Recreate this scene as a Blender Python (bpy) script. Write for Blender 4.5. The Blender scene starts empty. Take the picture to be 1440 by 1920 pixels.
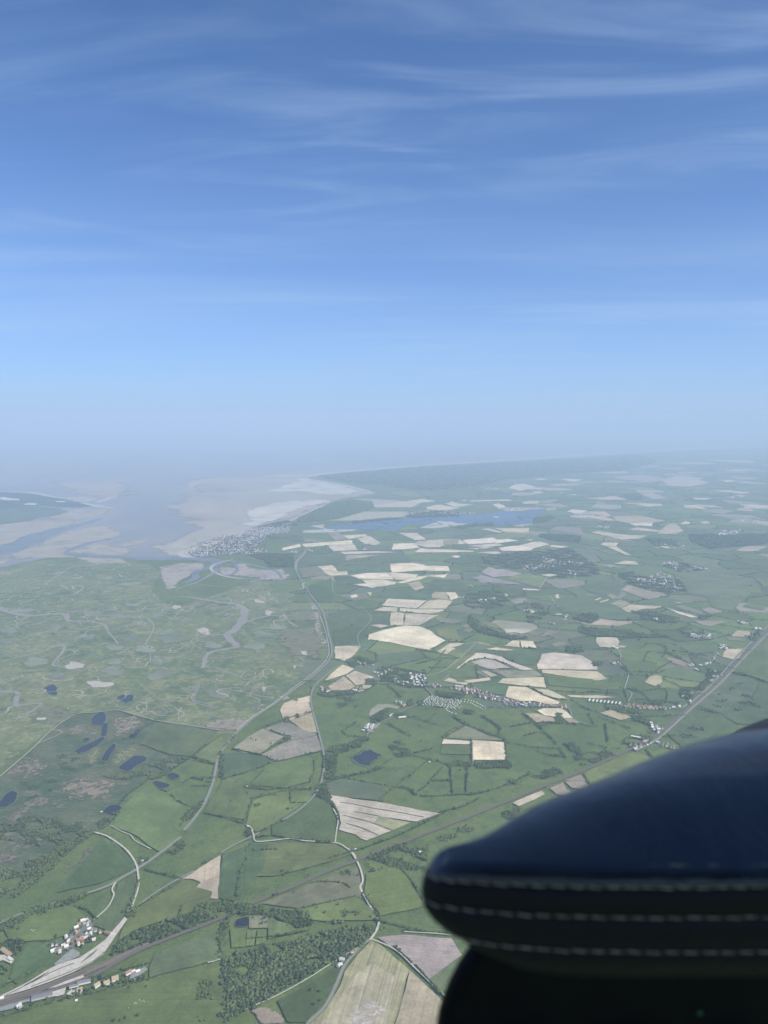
import bpy, math, random
import numpy as np
from mathutils import Vector, Matrix

random.seed(7)
rng = np.random.default_rng(7)
scene = bpy.context.scene
COL = scene.collection
R = math.radians

# ------------------------------------------------------------------ camera
H = 1550.0                      # flying height above the plain, metres
FPX = 1442.0                    # focal length in pixels of the 1440 x 1920 photograph
PITCH = math.atan((960 - 785) / FPX)
CP, SP = math.cos(PITCH), math.sin(PITCH)
cam_d = bpy.data.cameras.new('camera')
cam = bpy.data.objects.new('camera', cam_d)
COL.objects.link(cam)
cam.location = (0, 0, 0)        # the eye is the origin, the plain lies at z = -H
cam.rotation_euler = (math.pi / 2 - PITCH, 0, 0)
cam_d.sensor_fit = 'VERTICAL'
cam_d.sensor_height = 36.0
cam_d.lens = FPX / 1920 * 36.0
cam_d.clip_start = 0.05
cam_d.clip_end = 400000
cam_d.dof.use_dof = True
cam_d.dof.focus_distance = 4000
cam_d.dof.aperture_fstop = 5.2
scene.camera = cam

# ------------------------------------------------------------------ light
SUN_EL, SUN_AZ = R(45), R(122)  # azimuth clockwise from the view direction
sun_d = bpy.data.lights.new('sun', 'SUN')
sun_d.energy = 5.0
sun_d.angle = R(0.55)
sun_d.color = (1.0, 0.925, 0.79)
sun = bpy.data.objects.new('sun', sun_d)
COL.objects.link(sun)
to_sun = Vector((math.cos(SUN_EL) * math.sin(SUN_AZ), math.cos(SUN_EL) * math.cos(SUN_AZ), math.sin(SUN_EL)))
sun.rotation_euler = to_sun.to_track_quat('Z', 'Y').to_euler()

world = bpy.data.worlds.new('World')
scene.world = world
world.use_nodes = True
wn, wl = world.node_tree.nodes, world.node_tree.links
wn.clear()
w_out = wn.new('ShaderNodeOutputWorld')
w_bg = wn.new('ShaderNodeBackground')
w_bg.inputs['Strength'].default_value = 0.102
sky = wn.new('ShaderNodeTexSky')
sky.sky_type = 'NISHITA'
sky.sun_disc = False
sky.sun_elevation = SUN_EL
sky.sun_rotation = SUN_AZ
sky.altitude = 1500
sky.air_density = 0.68
sky.dust_density = 0.15
sky.ozone_density = 4.0
# thin cirrus: streaky noise on a plane high above, by direction
w_tc = wn.new('ShaderNodeTexCoord')
w_sep = wn.new('ShaderNodeSeparateXYZ')
wl.new(w_tc.outputs['Generated'], w_sep.inputs[0])
def wmath(op, a, b=None, clamp=False):
    n = wn.new('ShaderNodeMath'); n.operation = op; n.use_clamp = clamp
    for i, v in enumerate((a, b)):
        if v is None: continue
        if isinstance(v, (int, float)): n.inputs[i].default_value = v
        else: wl.new(v, n.inputs[i])
    return n.outputs[0]
zc = wmath('MAXIMUM', w_sep.outputs['Z'], 0.012)
zc = wmath('ADD', zc, 0.06)
px_ = wmath('DIVIDE', w_sep.outputs['X'], zc)
py_ = wmath('DIVIDE', w_sep.outputs['Y'], zc)
w_comb = wn.new('ShaderNodeCombineXYZ')
wl.new(px_, w_comb.inputs[0]); wl.new(py_, w_comb.inputs[1])
def cirrus(rot, scale, loc, noise_scale, detail, lo, hi, dist):
    mp = wn.new('ShaderNodeMapping')
    mp.inputs['Rotation'].default_value = (0, 0, R(rot))
    mp.inputs['Scale'].default_value = scale
    mp.inputs['Location'].default_value = loc
    wl.new(w_comb.outputs[0], mp.inputs[0])
    nz = wn.new('ShaderNodeTexNoise')
    nz.inputs['Scale'].default_value = noise_scale
    nz.inputs['Detail'].default_value = detail
    nz.inputs['Roughness'].default_value = 0.55
    nz.inputs['Distortion'].default_value = dist
    wl.new(mp.outputs[0], nz.inputs['Vector'])
    mr = wn.new('ShaderNodeMapRange')
    mr.interpolation_type = 'SMOOTHSTEP'
    mr.inputs['From Min'].default_value = lo
    mr.inputs['From Max'].default_value = hi
    wl.new(nz.outputs['Fac'], mr.inputs['Value'])
    return mr.outputs[0]
veil = cirrus(20, (0.30, 0.50, 1), (7.3, 2.2, 0), 0.9, 4, 0.38, 0.68, 0.35)
wisp = cirrus(16, (0.45, 1.5, 1), (2.6, 0.4, 0), 1.7, 10, 0.42, 0.78, 1.1)
clouds = wmath('MULTIPLY', wmath('ADD', wmath('MULTIPLY', wisp, 0.40), 0.05), veil)
# a lower, farther sheet of cirrus seen nearly edge-on
w_d = wmath('DIVIDE', wmath('SUBTRACT', w_sep.outputs['Z'], 0.155), 0.055)
w_bump = wmath('POWER', 2.718, wmath('MULTIPLY', wmath('MULTIPLY', w_d, w_d), -1.0))
sheet_ = cirrus(4, (0.22, 0.9, 1), (5.5, 1.0, 0), 1.2, 9, 0.36, 0.72, 0.6)
clouds = wmath('ADD', clouds, wmath('MULTIPLY', wmath('MULTIPLY', sheet_, w_bump), 0.30))
# milky air low over the horizon, all round
w_pow = wmath('POWER', 0.5, wmath('MULTIPLY', wmath('MAXIMUM', w_sep.outputs['Z'], 0.0), 8.0))
w_low = wmath('MULTIPLY', w_pow, 0.96)
w_mix = wn.new('ShaderNodeMix'); w_mix.data_type = 'RGBA'
wl.new(clouds, w_mix.inputs['Factor'])
w_tint = wn.new('ShaderNodeMix'); w_tint.data_type = 'RGBA'; w_tint.blend_type = 'MULTIPLY'
w_tint.inputs['Factor'].default_value = 1.0
w_tint.inputs['B'].default_value = (0.49, 0.91, 1.29, 1)      # cool white balance of the photograph
wl.new(sky.outputs['Color'], w_tint.inputs['A'])
wl.new(w_tint.outputs['Result'], w_mix.inputs['A'])
w_mix.inputs['B'].default_value = (4.2, 5.6, 7.5, 1)
w_mix2 = wn.new('ShaderNodeMix'); w_mix2.data_type = 'RGBA'
wl.new(w_low, w_mix2.inputs['Factor'])
wl.new(w_mix.outputs['Result'], w_mix2.inputs['A'])
w_mix2.inputs['B'].default_value = (3.30, 4.55, 6.45, 1)
wl.new(w_mix2.outputs['Result'], w_bg.inputs['Color'])
wl.new(w_bg.outputs[0], w_out.inputs[0])

scene.view_settings.view_transform = 'Standard'
scene.view_settings.look = 'None'
scene.view_settings.exposure = 0.33
scene.view_settings.gamma = 1.0
scene.view_settings.use_curve_mapping = False
scene.render.engine = 'CYCLES'
scene.cycles.use_denoising = True
scene.cycles.max_bounces = 5
scene.cycles.diffuse_bounces = 2
scene.cycles.glossy_bounces = 2
scene.cycles.transparent_max_bounces = 12
scene.cycles.volume_bounces = 2
scene.cycles.sample_clamp_indirect = 4.0

# ------------------------------------------------------------------ mapping from the photograph to the plain
def G(px, py):
    """pixel of the photograph -> point (x, y) on the plain"""
    x = (px - 720) / FPX; y = (960 - py) / FPX
    down = SP - y * CP; fwd = CP + y * SP
    return (x / down * H, fwd / down * H)
def toPix(X, Y):
    d = Y * CP + H * SP             # depth along the axis
    u = -H * CP + Y * SP
    return (720 + FPX * X / d, 960 - FPX * u / d)
VIEWS = dict(A=(320,960,620), B=(560,880,860), C=(800,860,1120), D=(1080,840,1440), E=(860,1020,1160), F=(1120,1040,1440),
    G=(1100,1180,1440), H=(780,1180,1120), I=(0,1660,280), J=(0,1480,280), K=(380,1700,720), L=(620,1440,900), M=(640,1280,960),
    N=(0,860,360), r1=(0,840,480), r2=(320,840,800), r4=(0,1040,420), r5=(240,1040,660), r6=(560,1020,1000), r7=(860,1040,1440),
    q1=(560,1220,900), q2=(860,1280,1300), q3=(0,1300,420), q4=(360,1320,720), q5=(0,1580,420), q6=(380,1560,860), P=(0,0,1440))
def V(view, s):
    x0, y0, x1 = VIEWS[view]; k = (x1 - x0) / 1440
    return [(x0 + float(a) * k, y0 + float(b) * k) for a, b in (t.split(',') for t in s.split())]
def W(view, s):
    return [G(*p) for p in V(view, s)]
def rows(text):
    for ln in text.strip().splitlines():
        ln = ln.strip()
        if not ln: continue
        head, pts = ln.split(':')
        yield head.split(), pts
def smooth(pts, closed=False, step=4, tens=0.5):
    """Catmull-Rom through the points"""
    n = len(pts); out = []
    rng_ = range(n) if closed else range(n - 1)
    g = (lambda i: pts[i % n]) if closed else (lambda i: pts[min(max(i, 0), n - 1)])
    for i in rng_:
        p0, p1, p2, p3 = (np.array(g(i + k)) for k in (-1, 0, 1, 2))
        for j in range(step):
            t = j / step
            out.append(tuple(p1 + 0.5 * t * ((p2 - p0) + t * (2*p0 - 5*p1 + 4*p2 - p3 + t * (3*p1 - p0 - 3*p2 + p3)))))
    if not closed: out.append(tuple(pts[-1]))
    return out
def rough_outline(pts, amp=0.012, step=5):
    """straight-edged outline with slightly uneven edges"""
    out = []; n = len(pts)
    per = sum(math.dist(pts[i], pts[(i+1) % n]) for i in range(n)) / n
    for i in range(n):
        a, b = np.array(pts[i]), np.array(pts[(i+1) % n])
        L = np.linalg.norm(b - a); nv = np.array([-(b-a)[1], (b-a)[0]]) / max(L, 1e-6)
        k = max(1, min(step, int(L / 25)))
        ph = random.uniform(0, 6)
        for j in range(k):
            t = j / k
            off = 0 if j == 0 else (random.gauss(0, amp * L * 0.5) + amp * L * math.sin(ph + 5 * t))
            out.append(tuple(a + (b - a) * t + nv * max(-7, min(7, off))))
    return out
def inside(p, poly):
    x, y = p; c = False; n = len(poly); j = n - 1
    for i in range(n):
        xi, yi = poly[i]; xj, yj = poly[j]
        if (yi > y) != (yj > y) and x < (xj - xi) * (y - yi) / (yj - yi) + xi: c = not c
        j = i
    return c

def inside_np(Q, poly):
    """which rows of Q lie inside the polygon"""
    Q = np.asarray(Q, float); A = np.array(poly); B = np.roll(A, -1, axis=0); c = np.zeros(len(Q), bool)
    for (xi, yi), (xj, yj) in zip(A, B):
        if yi == yj: continue
        c ^= ((yi > Q[:, 1]) != (yj > Q[:, 1])) & (Q[:, 0] < (xj - xi) * (Q[:, 1] - yi) / (yj - yi) + xi)
    return c
def toPix_np(Q):
    Q = np.asarray(Q, float); d = Q[:, 1] * CP + H * SP; u = -H * CP + Q[:, 1] * SP
    return np.stack([720 + FPX * Q[:, 0] / d, 960 - FPX * u / d], 1)

# ------------------------------------------------------------------ objects
def link(name, me, parent=None, mat=None, loc=None, rotz=0.0):
    o = bpy.data.objects.new(name, me); COL.objects.link(o)
    if loc is not None: o.location = loc
    if rotz: o.rotation_euler = (0, 0, rotz)
    if parent is not None: o.parent = parent
    if mat is not None and me is not None and not me.materials: me.materials.append(mat)
    return o
def tag(o, label=None, cat=None, group=None, kind=None):
    if label: o['label'] = label
    if cat: o['category'] = cat
    if group: o['group'] = group
    if kind: o['kind'] = kind
    return o
def mesh(name, verts, faces):
    me = bpy.data.meshes.new(name)
    me.from_pydata([tuple(v) for v in verts], [], faces)
    me.update()
    return me
def mesh_np(name, verts, tris, tint=None):
    """fast triangle mesh from arrays; tint is one value per vertex"""
    me = bpy.data.meshes.new(name)
    nv, nt = len(verts), len(tris)
    me.vertices.add(nv); me.loops.add(nt * 3); me.polygons.add(nt)
    me.vertices.foreach_set('co', np.asarray(verts, np.float32).ravel())
    me.loops.foreach_set('vertex_index', np.asarray(tris, np.int32).ravel())
    me.polygons.foreach_set('loop_start', np.arange(0, nt * 3, 3, dtype=np.int32))
    me.polygons.foreach_set('loop_total', np.full(nt, 3, np.int32))
    if tint is not None:
        a = me.attributes.new('tint', 'FLOAT', 'POINT'); a.data.foreach_set('value', np.asarray(tint, np.float32))
    me.update(); me.validate()
    return me

# ------------------------------------------------------------------ materials
class NT:
    def __init__(self, name):
        self.m = bpy.data.materials.new(name); self.m.use_nodes = True
        self.n, self.l = self.m.node_tree.nodes, self.m.node_tree.links
        self.bsdf = self.n['Principled BSDF']; self.out = self.n['Material Output']
        self.bsdf.inputs['Roughness'].default_value = 0.9
        self.bsdf.inputs['Specular IOR Level'].default_value = 0.1
    def new(self, t): return self.n.new('ShaderNode' + t)
    def put(self, sock, v):
        if isinstance(v, (int, float)): sock.default_value = v
        elif isinstance(v, tuple): sock.default_value = v if len(v) != 3 or sock.type == 'VECTOR' else v + (1,)
        else: self.l.new(v, sock)
    def coord(self, kind='Object', scale=(1,1,1), rot=0, loc=(0,0,0)):
        if kind == 'Position': src = self.new('NewGeometry').outputs['Position']
        else: src = self.new('TexCoord').outputs[kind]
        mp = self.new('Mapping'); self.l.new(src, mp.inputs[0])
        mp.inputs['Scale'].default_value = scale; mp.inputs['Rotation'].default_value = (0,0,rot); mp.inputs['Location'].default_value = loc
        return mp.outputs[0]
    def noise(self, vec, scale, detail=4, rough=0.55, dist=0.0):
        n = self.new('TexNoise'); self.l.new(vec, n.inputs['Vector'])
        n.inputs['Scale'].default_value = scale; n.inputs['Detail'].default_value = detail
        n.inputs['Roughness'].default_value = rough; n.inputs['Distortion'].default_value = dist
        return n.outputs['Fac']
    def math(self, op, a, b=0.0, clamp=False):
        n = self.new('Math'); n.operation = op; n.use_clamp = clamp
        self.put(n.inputs[0], a); self.put(n.inputs[1], b); return n.outputs[0]
    def ramp(self, v, lo, hi, a=0.0, b=1.0, smooth=True):
        n = self.new('MapRange'); n.interpolation_type = 'SMOOTHSTEP' if smooth else 'LINEAR'
        self.put(n.inputs['Value'], v)
        for k, x in (('From Min', lo), ('From Max', hi), ('To Min', a), ('To Max', b)): n.inputs[k].default_value = x
        return n.outputs[0]
    def mix(self, f, a, b, mode='MIX'):
        n = self.new('Mix'); n.data_type = 'RGBA'; n.blend_type = mode
        self.put(n.inputs['Factor'], f); self.put(n.inputs['A'], a); self.put(n.inputs['B'], b); return n.outputs['Result']
    def scale(self, c, f):
        n = self.new('VectorMath'); n.operation = 'SCALE'; self.put(n.inputs[0], c); self.put(n.inputs['Scale'], f); return n.outputs[0]
    def done(self, color, **kw):
        self.put(self.bsdf.inputs['Base Color'], color)
        for k, v in kw.items(): self.put(self.bsdf.inputs[k.replace('_', ' ')], v)
        return self.m

def m_ground():
    t = NT('pasture ground'); p = t.coord('Position')
    big = t.noise(p, 1/420, 5, 0.6); mid = t.noise(p, 1/60, 6, 0.65); fine = t.noise(p, 1/9, 4, 0.7)
    c = t.mix(t.ramp(big, 0.35, 0.65), (0.082, 0.124, 0.040), (0.118, 0.156, 0.048))
    c = t.mix(t.ramp(mid, 0.45, 0.70), c, (0.066, 0.102, 0.036))
    c = t.mix(t.ramp(mid, 0.28, 0.42, .6, 0), c, (0.152, 0.172, 0.064))
    return t.done(t.scale(c, t.ramp(fine, 0.25, 0.75, 0.72, 1.28)))
def m_marsh():
    t = NT('salt marsh'); p = t.coord('Position')
    big = t.noise(p, 1/900, 5, 0.6, 0.4); mid = t.noise(p, 1/160, 8, 0.7, 0.9); fine = t.noise(p, 1/34, 7, 0.78, 0.4); flat = t.noise(t.coord('Position', (1, 2.2, 1)), 1/70, 6, 0.72, 1.2)
    c = t.mix(t.ramp(big, 0.38, 0.62), (0.094, 0.138, 0.058), (0.155, 0.180, 0.080))
    c = t.mix(t.ramp(mid, 0.50, 0.62, 0, .95), c, (0.200, 0.212, 0.105))
    c = t.mix(t.ramp(mid, 0.34, 0.46, .95, 0), c, (0.058, 0.100, 0.056))
    c = t.mix(t.ramp(flat, 0.56, 0.66, 0, .85), c, (0.240, 0.238, 0.135))
    c = t.mix(t.ramp(fine, 0.59, 0.70, 0, 0.9), c, (0.33, 0.32, 0.24))
    return t.done(t.scale(c, t.ramp(fine, 0.30, 0.70, 0.66, 1.30)))
def m_wetland():
    t = NT('reed bed and wet scrub'); p = t.coord('Position'); q = t.coord('Position', (0.35, 1.5, 1), 0.62)
    big = t.noise(p, 1/260, 5, 0.6, 0.5); st = t.noise(q, 1/40, 7, 0.72, 0.9); fine = t.noise(p, 1/11, 6, 0.75, 0.3)
    c = t.mix(t.ramp(big, 0.40, 0.60), (0.055, 0.092, 0.045), (0.105, 0.125, 0.065))
    c = t.mix(t.ramp(st, 0.52, 0.66, 0, .85), c, (0.175, 0.165, 0.105))
    c = t.mix(t.ramp(st, 0.34, 0.46, .9, 0), c, (0.034, 0.062, 0.034))
    c = t.mix(t.ramp(fine, 0.60, 0.74, 0, .6), c, (0.21, 0.19, 0.135))
    return t.done(t.scale(c, t.ramp(fine, 0.25, 0.75, 0.66, 1.3)))
def m_field():
    """crop or grass; the colour is the object's own colour, alpha the strength of the drilling lines along its long side"""
    t = NT('field crop'); oi = t.new('ObjectInfo'); o = t.coord('Object'); p = t.coord('Position')
    big = t.noise(p, 1/150, 6, 0.62, .4); mid = t.noise(p, 1/38, 6, 0.7, .6); fine = t.noise(p, 1/9, 5, 0.75)
    st = t.noise(t.coord('Object', (0.0016, 1, 1)), 1/15, 4, 0.65)
    st2 = t.noise(t.coord('Object', (0.006, 1, 1)), 1/5, 2, 0.6)
    wv = t.new('TexWave'); wv.wave_type = 'BANDS'; wv.bands_direction = 'Y'; wv.inputs['Scale'].default_value = 0.0125; wv.inputs['Distortion'].default_value = 0.6; wv.inputs['Detail'].default_value = 2
    t.l.new(t.coord('Object', (0.1, 1, 1)), wv.inputs['Vector'])
    tram = t.ramp(wv.outputs['Fac'], 0.0, 0.10, 0.86, 1.0)
    k = t.math('ADD', 1.0, t.math('MULTIPLY', t.math('ADD', t.math('SUBTRACT', st, 0.5), t.math('MULTIPLY', t.math('SUBTRACT', st2, 0.5), 0.5)), t.math('MULTIPLY', oi.outputs['Alpha'], 2.6)))
    k = t.math('MULTIPLY', k, tram)
    k = t.math('MULTIPLY', k, t.ramp(big, 0.28, 0.72, 0.74, 1.16))
    k = t.math('MULTIPLY', k, t.ramp(mid, 0.30, 0.70, 0.86, 1.12))
    k = t.math('MULTIPLY', k, t.ramp(fine, 0.25, 0.75, 0.84, 1.16))
    c = t.mix(t.ramp(mid, 0.56, 0.74, 0, 0.35), oi.outputs['Color'], t.mix(0.5, oi.outputs['Color'], (0.13, 0.15, 0.075)))
    return t.done(t.scale(c, k))
def m_patch():
    """ragged patch: the vertex value 'fade' falls to 0 at the rim and noise eats into it"""
    t = NT('ragged patch'); oi = t.new('ObjectInfo'); p = t.coord('Position')
    at = t.new('Attribute'); at.attribute_name = 'fade'
    at2 = t.new('Attribute'); at2.attribute_name = 'grain'
    nz = t.new('TexNoise'); mp = t.new('VectorMath'); mp.operation = 'DIVIDE'
    t.l.new(p, mp.inputs[0]); cb = t.new('CombineXYZ')
    for i in range(3): t.l.new(at2.outputs['Fac'], cb.inputs[i])
    t.l.new(cb.outputs[0], mp.inputs[1]); t.l.new(mp.outputs[0], nz.inputs['Vector'])
    nz.inputs['Scale'].default_value = 1.0; nz.inputs['Detail'].default_value = 7; nz.inputs['Roughness'].default_value = 0.68; nz.inputs['Distortion'].default_value = 0.6
    a = t.math('ADD', t.math('MULTIPLY', at.outputs['Fac'], t.math('ADD', 0.55, oi.outputs['Alpha'])), t.math('MULTIPLY', t.math('SUBTRACT', nz.outputs['Fac'], 0.5), 2.0))
    a = t.ramp(a, 0.30, 0.62)
    fine = t.noise(p, 1/18, 6, 0.7)
    t.bsdf.inputs['Alpha'].default_value = 1
    t.l.new(a, t.bsdf.inputs['Alpha'])
    return t.done(t.scale(oi.outputs['Color'], t.math('MULTIPLY', t.ramp(fine, 0.2, 0.8, 0.78, 1.2), t.ramp(nz.outputs['Fac'], 0.3, 0.7, 0.80, 1.18))))
def m_color(name, col, var=0.15, scale=1/12, rough=0.9, spec=0.1):
    t = NT(name); p = t.coord('Position'); f = t.noise(p, scale, 5, 0.65)
    t.bsdf.inputs['Roughness'].default_value = rough; t.bsdf.inputs['Specular IOR Level'].default_value = spec
    return t.done(t.scale(col, t.ramp(f, 0.2, 0.8, 1 - var, 1 + var)))
def m_water(name, col, rough=0.12, spec=0.5, wave=1/30, var=0.25):
    t = NT(name); p = t.coord('Position'); f = t.noise(p, 1/260, 5, 0.6)
    t.bsdf.inputs['IOR'].default_value = 1.33; t.bsdf.inputs['Specular IOR Level'].default_value = spec
    b = t.new('Bump'); b.inputs['Strength'].default_value = 0.08; b.inputs['Distance'].default_value = 1.0
    t.l.new(t.noise(p, wave, 4, 0.6), b.inputs['Height']); t.l.new(b.outputs[0], t.bsdf.inputs['Normal'])
    return t.done(t.scale(col, t.ramp(f, 0.3, 0.7, 1 - var, 1 + var)), Roughness=rough)
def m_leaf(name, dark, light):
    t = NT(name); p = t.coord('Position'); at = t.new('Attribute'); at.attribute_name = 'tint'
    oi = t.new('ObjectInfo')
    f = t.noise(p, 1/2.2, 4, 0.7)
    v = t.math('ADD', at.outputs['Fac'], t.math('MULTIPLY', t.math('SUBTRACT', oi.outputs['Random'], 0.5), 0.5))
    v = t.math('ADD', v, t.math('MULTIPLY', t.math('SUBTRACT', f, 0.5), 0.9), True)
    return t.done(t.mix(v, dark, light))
M_GROUND, M_MARSH, M_FIELD, M_PATCH, M_WETLAND = m_ground(), m_marsh(), m_field(), m_patch(), m_wetland()
def m_sea():
    t = NT('shallow sea water'); p = t.coord('Position', (1, .45, 1), .3); big = t.noise(p, 1/2600, 7, .62, .8); mid = t.noise(p, 1/600, 6, .65, 1.0)
    c = t.mix(t.ramp(big, .42, .66), (0.190, 0.192, 0.195), (0.270, 0.248, 0.222))
    c = t.mix(t.ramp(mid, .56, .70, 0, .5), c, (0.31, 0.28, 0.24))
    t.bsdf.inputs['Specular IOR Level'].default_value = 0.18
    return t.done(c, Roughness=0.4)
M_SEA = m_sea()
M_POND = m_water('pond water', (0.016, 0.022, 0.036), 0.10, 0.32)
M_LAKE = m_water('lake water', (0.014, 0.045, 0.105), 0.2, 0.2)
M_PAN = m_water('shallow pan water', (0.165, 0.190, 0.125), 0.4, 0.10)
M_SILT = m_color('pale creek silt', (0.36, 0.34, 0.26), 0.2, 1/30)
M_CREEK = m_water('tidal channel water', (0.120, 0.130, 0.138), 0.3, 0.18)
M_MUD = m_color('wet tidal mud', (0.235, 0.215, 0.195), 0.16, 1/70, 0.55, 0.25)
M_SAND = m_color('tidal sand', (0.40, 0.37, 0.32), 0.12, 1/90)
M_ROAD = m_color('road asphalt', (0.22, 0.225, 0.21), 0.12, 1/10)
M_TRACK = m_color('chalk track', (0.46, 0.44, 0.37), 0.22, 1/9)
M_VERGE = m_color('mown verge', (0.125, 0.155, 0.085), 0.2, 1/12)
M_BALLAST = m_color('rail ballast', (0.165, 0.140, 0.115), 0.2, 1/8)
M_RAIL = m_color('rail sleepers', (0.105, 0.095, 0.085), 0.2, 1/4)
M_GRAVEL = m_color('pale gravel', (0.46, 0.43, 0.385), 0.2, 1/11)
M_GREYGRAVEL = m_color('grey gravel', (0.24, 0.245, 0.24), 0.25, 1/9)
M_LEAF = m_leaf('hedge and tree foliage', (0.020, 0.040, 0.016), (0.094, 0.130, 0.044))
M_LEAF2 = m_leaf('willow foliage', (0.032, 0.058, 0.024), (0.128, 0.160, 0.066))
M_BARK = m_color('bark', (0.09, 0.075, 0.055), 0.2, 1/1)
HAZE_COL = (0.61, 0.78, 1.0, 1); HAZE_D = 5.7e-5; HAZE_G = 0.0; HAZE_TOP = 250.0
# ================================================================== the plain, the sea and the tidal flats
Z0 = -H
far = 190000.0
def sheet(name, pts, z, mat, kind='structure', amp=0.0):
    me = mesh(name, [(x, y, 0) for x, y in pts], [list(range(len(pts)))])
    o = link(name, me, None, mat, (0, 0, Z0 + z))
    o['kind'] = kind
    return o
def ccw(pts):
    a = sum(pts[i][0] * pts[(i+1) % len(pts)][1] - pts[(i+1) % len(pts)][0] * pts[i][1] for i in range(len(pts)))
    return pts if a > 0 else pts[::-1]
sheet('ground', [(-far, -20000), (far, -20000), (far, far), (-far, far)], 0.0, M_GROUND)
coast = [G(*p) for p in smooth(V('P', '1900,826 1440,838 1300,842 1180,848 1050,857 900,866 800,872 700,879 610,887 574,892 564,897 600,903 650,911 695,922 700,926 660,931 625,939 590,955 555,973 520,990 470,1005 420,1020 372,1032 345,1038 350,1046 390,1048 300,1049 130,1042 60,1052 0,1064 -200,1092'), step=3)]
sheet('sea', ccw(coast + [(-30000, 8000), (-far * .98, 8000), (-far * .98, far * .98), (far * .98, far * .98), (far * .98, coast[0][1] + 30000)]), 0.4, M_SEA)

FZ = [1.2]
def next_z(step=0.006):
    FZ[0] += step; return FZ[0]
def patch(name, pts, z, col, alpha=0.0, grain=60.0, rim=0.35, label=None):
    """ragged-edged patch of ground cover: a small grid that knows its distance to the outline"""
    P = np.array(pts); c = (P.min(0) + P.max(0)) / 2; ext = np.ptp(P, axis=0)
    inr = max(4.0, rim * 0.5 * min(ext)); m = inr * 0.8
    big = max(ext) > 400; nx = 30 if big else 12; ny = 30 if big else 12
    gx = np.linspace(P[:, 0].min() - m, P[:, 0].max() + m, nx); gy = np.linspace(P[:, 1].min() - m, P[:, 1].max() + m, ny)
    X, Y = np.meshgrid(gx, gy); Q = np.stack([X.ravel(), Y.ravel()], 1)
    A = P; B = np.roll(P, -1, axis=0); AB = B - A
    t_ = np.clip(((Q[:, None] - A) * AB).sum(2) / np.maximum((AB * AB).sum(1), 1e-9), 0, 1)
    dist = np.sqrt((((A + t_[..., None] * AB) - Q[:, None]) ** 2).sum(2)).min(1)
    yi, yj = A[:, 1], B[:, 1]
    cr = ((yi > Q[:, None, 1]) != (yj > Q[:, None, 1])) & (Q[:, None, 0] < (B[:, 0] - A[:, 0]) * (Q[:, None, 1] - yi) / np.where(yj == yi, 1e-9, yj - yi) + A[:, 0])
    sd = np.where(cr.sum(1) % 2 == 1, dist, -dist)
    fade = np.clip(0.5 + sd / (2 * inr), 0, 1)
    keep = (fade.reshape(ny, nx) > 0)
    fs = [[j*nx+i, j*nx+i+1, (j+1)*nx+i+1, (j+1)*nx+i] for j in range(ny-1) for i in range(nx-1) if keep[j, i] or keep[j, i+1] or keep[j+1, i] or keep[j+1, i+1]]
    me = mesh(name, [(x - c[0], y - c[1], 0) for x, y in Q], fs)
    a = me.attributes.new('fade', 'FLOAT', 'POINT'); a.data.foreach_set('value', fade.astype(np.float32))
    a = me.attributes.new('grain', 'FLOAT', 'POINT'); a.data.foreach_set('value', np.full(len(Q), grain, np.float32))
    o = link(name, me, None, M_PATCH, (c[0], c[1], Z0 + z)); o.color = tuple(col) + (alpha,); o['kind'] = 'structure'
    return o
def ribbon(name, pts, width, z, mat, step=4, ragged=0.0, kind='structure'):
    pts = smooth(pts, step=step); n = len(pts); vs = []
    for i, p in enumerate(pts):
        a = np.array(pts[max(i-1, 0)]); b = np.array(pts[min(i+1, n-1)]); d = b - a; d = d / max(np.linalg.norm(d), 1e-6)
        nv = np.array([-d[1], d[0]])
        w = width if isinstance(width, (int, float)) else np.interp(i / (n - 1), np.linspace(0, 1, len(width)), width)
        wl_, wr_ = w/2 * (1 + ragged * random.uniform(-1, 1)), w/2 * (1 + ragged * random.uniform(-1, 1))
        vs.append((p[0] + nv[0]*wl_, p[1] + nv[1]*wl_, 0)); vs.append((p[0] - nv[0]*wr_, p[1] - nv[1]*wr_, 0))
    me = mesh(name, vs, [[2*i, 2*i+1, 2*i+3, 2*i+2] for i in range(n - 1)])
    o = link(name, me, None, mat, (0, 0, Z0 + z)); o['kind'] = kind
    return o

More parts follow.
